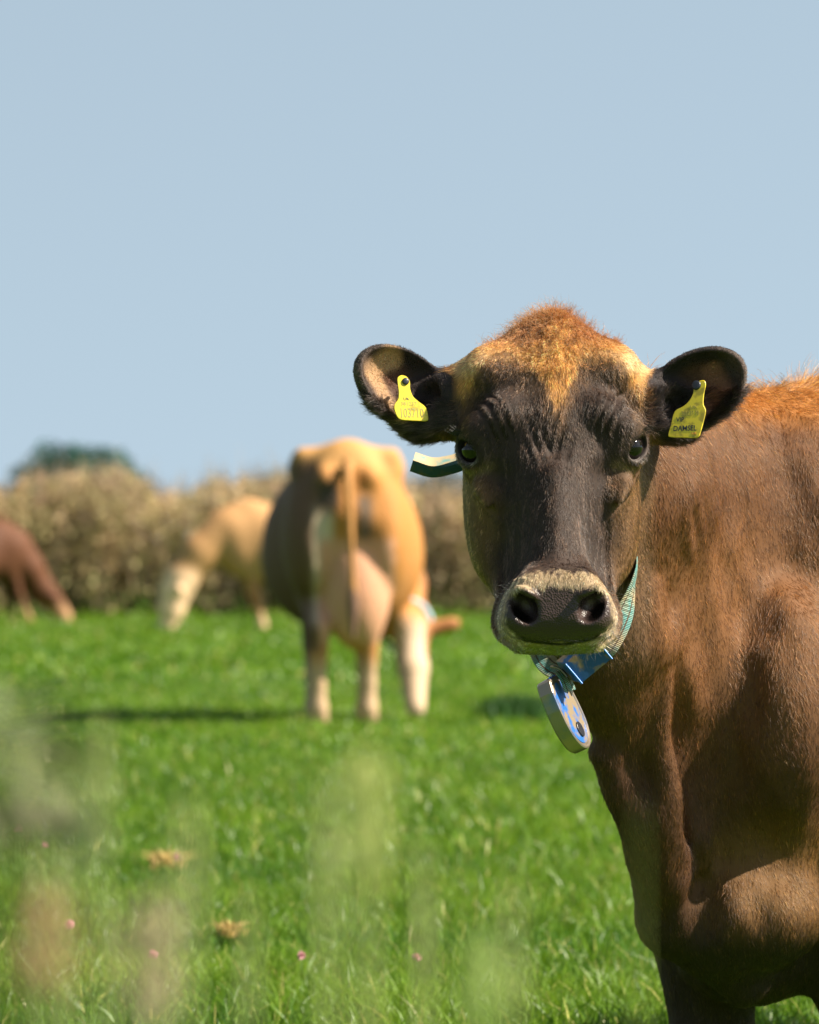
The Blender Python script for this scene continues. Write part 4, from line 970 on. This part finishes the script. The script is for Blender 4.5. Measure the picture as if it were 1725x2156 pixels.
def col_red(V, N):
    x, y, z = V.T; c = np.tile((.120, .042, .015), (len(V), 1)); c = mix(c, (.08, .03, .018), sst(0, .6, fbm(V, 4, 3, 97)) * .5)
    return mix(c, (.50, .28, .14), 1 - sst(.12, .3, z))
def herd():
    # seen from behind, its head swung round to the right and down in the grass
    s = FPX / 24.3; bx = (732 - 862.5) / s
    W = herd_cow('tan cow with dark shade painted on one flank, seen from behind, its udder showing, a pale collar on', (bx, 24.3, 0), rad(2.5), .965,
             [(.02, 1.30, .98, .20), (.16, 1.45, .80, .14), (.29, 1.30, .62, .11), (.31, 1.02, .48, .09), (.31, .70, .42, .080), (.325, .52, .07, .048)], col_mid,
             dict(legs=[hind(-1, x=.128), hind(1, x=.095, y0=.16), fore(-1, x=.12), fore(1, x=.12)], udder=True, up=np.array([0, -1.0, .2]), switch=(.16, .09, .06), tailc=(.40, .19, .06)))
    n0 = W((.29, .86, .44)); a = np.linspace(0, 2 * np.pi, 33); ring = [n0 + .115 * (np.cos(t) * np.array([1, 0, 0]) + np.sin(t) * np.array([0, .25, .97])) for t in a]
    V, F = tube(ring, .014, 8, up=(0, 1, 0)); tag(mesh_obj('collar', V, F, mat('pale_blue_webbing', (.30, .42, .50), .8), origin=n0), 'pale blue collar round the neck of the cow seen from behind', 'collar')
    # facing left, grazing, its rump hidden
    s = FPX / 50.0
    herd_cow('pale tan cow grazing beside the hedge, its rump hidden behind another cow', ((500 - 862.5) / s + 1.12, 50.0, 0), rad(104), .92,
             [(0, 1.35, .95, .22), (0, 1.60, .74, .19), (0, 1.78, .50, .16), (0, 1.84, .38, .145), (0, 1.92, .06, .08)], col_tan,
             dict(legs=[hind(-1), hind(1), fore(-1, 1.22, 1.02), fore(1, 1.20, .98)], up=np.array([0, 1.0, .3])))
    # reddish cow cut by the left edge of the frame, facing right
    s = FPX / 55.0
    herd_cow('small dark reddish-brown cow, head down by the hedge and cut off by the frame', ((55 - 862.5) / s - 1.10, 54.0, 0), rad(-76), .80,
             [(0, 1.32, .90, .24), (0, 1.50, .66, .20), (0, 1.66, .42, .16), (0, 1.78, .30, .13), (0, 1.95, .08, .09)], col_red,
             dict(legs=[hind(-1), hind(1), fore(-1, 1.22, 1.36), fore(1, 1.20, 1.5)], up=np.array([0, 1.0, .3])))
herd()

# ------------------------------------------------------------------ dry tufts and clover in the pasture, tall grass close to the camera
def tuft(px, py, w, h, label, n=60):
    n = n * 2
    d = CAM_H * FPX / (py - HORIZON); c = P(px, py, d); c[2] = 0.0; W_ = w * d / FPX; H_ = h * d / FPX
    q = np.stack([c[0] + rng.normal(0, .26, n) * W_ * rng.uniform(.3, 1, n), c[1] + rng.normal(0, .03, n), np.full(n, .030)], -1); az = rng.uniform(0, 6.28, n)
    col = np.array((.62, .44, .17)) * rng.uniform(.5, 1.2, (n, 1)); V, F, C = blades(q, H_ * rng.uniform(.7, 1.5, n), np.full(n, .008), rng.uniform(.5, 1.6, n), az, col)
    tag(mesh_obj('dry_tuft', V, F, M_leaf, col=C, origin=c), label, 'dry grass', 'dry grass tufts in the pasture')
tuft(352, 1856, 62, 40, 'bent tan tuft of dead grass, the higher of the two in the pasture', 70)
tuft(488, 2002, 56, 30, 'flat tan tuft of dead grass, the lower of the two in the pasture', 60)
def clover(px, py, label):
    d = CAM_H * FPX / (py - HORIZON); c = P(px, py, d); c[2] = 0; root = empty('clover_flower', tuple(c)); tag(root, label, 'flower', 'small pink clover flowers in the grass')
    V, F = tube([c, c + [.004, 0, .05], c + [.002, 0, .095]], .0012, 6); mesh_obj('stem', V, F, M_stemg, root)
    n = 46; dd = nrm(rng.normal(size=(n, 3)) + [0, 0, .4]); q = c + [.002, 0, .10] + dd * .0055
    v, f, cc = leaf_cloud(q, .0042, np.array((.70, .34, .40)) * rng.uniform(.7, 1.3, (n, 1))); mesh_obj('petals', v, f, M_leaf, root, smooth=False, col=cc)
M_stemg = mat('green_stem', (.14, .26, .06), .6)
for px, py, lb in [(36, 1828, 'pale pink clover flower in the grass, highest of the clover flowers'), (92, 1868, 'pink clover flower in the grass just above the reddish blurred seed head'), (371, 1900, 'pink clover flower just below the higher dry tuft'),
                   (144, 2062, 'pink clover flower between the reddish and the pinkish-brown seed heads'), (320, 2134, 'pink clover flower at the bottom edge, below the pinkish seed head'), (632, 2138, 'pink clover flower in the grass midway between the pinkish-brown and green seed heads'), (876, 2142, 'pink clover flower at the bottom edge, beside the green seed head')]:
    clover(px, py, lb)
def tall_stem(px, py, d, head_len, head_w, colr, label, lean=(0, 0), n=260, blades_=0, spread=.0):
    top = P(px, py - head_len / 2, d); b = P(px, py + head_len / 2, d); hx = b + (b - top) * .0; g = float(gz(0, d))
    foot = np.array([b[0] - lean[0], b[1] + .02, g]); root = empty('tall_grass_stem', tuple(foot)); tag(root, label, 'grass stem', 'thin grass stalks close to the camera' if head_w < .007 else 'seeding grass stems close to the camera')
    pts = [foot, foot * .55 + b * .45 + [lean[0] * .12, 0, 0], b, (b + top) / 2, top]; V, F = tube(spline([pts[0], *pts, pts[-1]], 30, closed=False), .0011, 6); mesh_obj('stalk', V, F, mat('stalk', (.34, .36, .14), .7), root)
    t = rng.random(n); L = np.linalg.norm(top - b); wd = head_w * np.sin(np.pi * np.clip(t * .92 + .06, 0, 1)) ** .7
    q = b + (top - b) * t[:, None] + rng.normal(0, .42, (n, 3)) * wd[:, None]; ax_ = nrm(top - b + rng.normal(0, .35, (n, 3)) * L)
    s_ = .0038; sd_ = nrm(np.cross(ax_, rng.normal(size=(n, 3)))); V = np.stack([q - ax_ * s_, q - sd_ * .0011, q + ax_ * s_ * 1.2, q + sd_ * .0011], 1).reshape(-1, 3)
    mesh_obj('seed_head', V, np.arange(4 * n).reshape(-1, 4), M_leaf, root, smooth=False, col=np.repeat(np.array(colr) * rng.uniform(.6, 1.3, (n, 1)), 4, axis=0))
    if blades_:
        q = np.tile(foot, (blades_, 1)) + rng.normal(0, 1, (blades_, 3)) * [spread, .06, 0]; V, F, C = blades(q, (b[2] - g) * rng.uniform(.70, 1.12, blades_), np.full(blades_, .0055), rng.uniform(.0, .05, blades_), rng.uniform(0, 6.28, blades_), np.array((.19, .25, .06)) * rng.uniform(.7, 1.3, (blades_, 1)))
        mesh_obj('leaves', V, F, M_leaf, root, col=C)
tall_stem(775, 1720, 2.05, 250, .014, (.50, .52, .18), 'tall yellow-green grass stem blurred in front of the pasture, below the cow seen from behind', n=120, blades_=18, spread=.022)
tall_stem(1015, 2075, 2.3, 200, .012, (.36, .46, .14), 'shorter green grass stem blurred at the bottom edge, beside the near cow', lean=(.02, 0), n=100, blades_=10, spread=.024)
tall_stem(320, 2010, 1.9, 230, .016, (.54, .40, .29), 'pinkish-brown elongated seed head, much blurred, leaning in front of the pasture', lean=(-.03, 0), n=130, blades_=5, spread=.02)
tall_stem(100, 1975, 1.75, 130, .018, (.42, .22, .14), 'reddish broad seed head, much blurred, lowest of the seed heads', n=80, blades_=2, spread=.02)
tall_stem(150, 1740, 1.95, 110, .010, (.34, .36, .20), 'small grey-brown seed head, much blurred, above the reddish one', n=70, blades_=3, spread=.02)
for px, py, d, ln in [(40, 1700, 1.9, (.02, 0)), (215, 1660, 2.2, (-.03, 0)), (395, 1830, 1.8, (.03, 0)), (690, 1800, 1.9, (-.03, 0)), (890, 1930, 2.2, (.02, 0)), (1080, 2010, 2.0, (-.03, 0)), (520, 2040, 2.1, (.01, 0))]:
    tall_stem(px, py, d, 330, .006, (.34, .36, .15), 'thin pale grass stalk with hardly any seed head, much blurred', lean=ln, n=40, blades_=2, spread=.03)

def dock(px, py, d, label):
    c = P(px, py, d); g = float(gz(0, d)); foot = np.array([c[0] - .01, d, g]); root = empty('dock_plant', tuple(foot)); tag(root, label, 'plant')
    m = mat('dock_leaf', (.055, .070, .016), .6); noise_mix(m, (.040, .060, .010), (.085, .080, .02), 40)
    V, F = tube([foot, foot * .5 + c * .5, c + [0, 0, -.012]], .0016, 6); mesh_obj('stalk', V, F, m, root)
    for (dx, dz, L_, W_, an) in [(-.004, .0, .052, .014, 4), (.000, -.012, .044, .012, -12), (-.002, .010, .034, .009, 20), (.0, -.022, .036, .010, 6)]:
        for sg in (-1, 1):
            a = rad(an); t = np.linspace(0, 1, 9); ctr = c + [dx, 0, dz] + np.stack([sg * np.cos(a) * t * L_ * .55, .004 * np.sin(t * 5), np.sin(a) * t * L_ - .006 * t * t], -1)
            wv = W_ * np.sin(np.pi * np.clip(t * .9 + .08, 0, 1)) ; up = np.array([0, .45, .9]); V = np.concatenate([ctr - up * wv[:, None] / 2, ctr + up * wv[:, None] / 2]); F = np.array([[i, i + 1, i + 10, i + 9] for i in range(8)])
            mesh_obj('leaf', V, F, m, root)
dock(45, 1585, 1.6, 'dark blurred dock plant in front of the pasture, above the grey-brown seed head')
def clump():  # dark blades added to stand for the shadow of an unseen cow
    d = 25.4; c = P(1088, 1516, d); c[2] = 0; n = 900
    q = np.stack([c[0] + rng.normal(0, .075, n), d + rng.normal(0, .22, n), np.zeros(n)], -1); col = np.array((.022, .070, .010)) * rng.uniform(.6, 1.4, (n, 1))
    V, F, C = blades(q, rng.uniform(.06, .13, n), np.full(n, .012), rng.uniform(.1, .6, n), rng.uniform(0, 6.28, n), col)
    tag(mesh_obj('shadow_clump', V, F, M_leaf, col=C, origin=c), 'dark green grass clump in the pasture, beyond the round pendant', 'shadow clump')
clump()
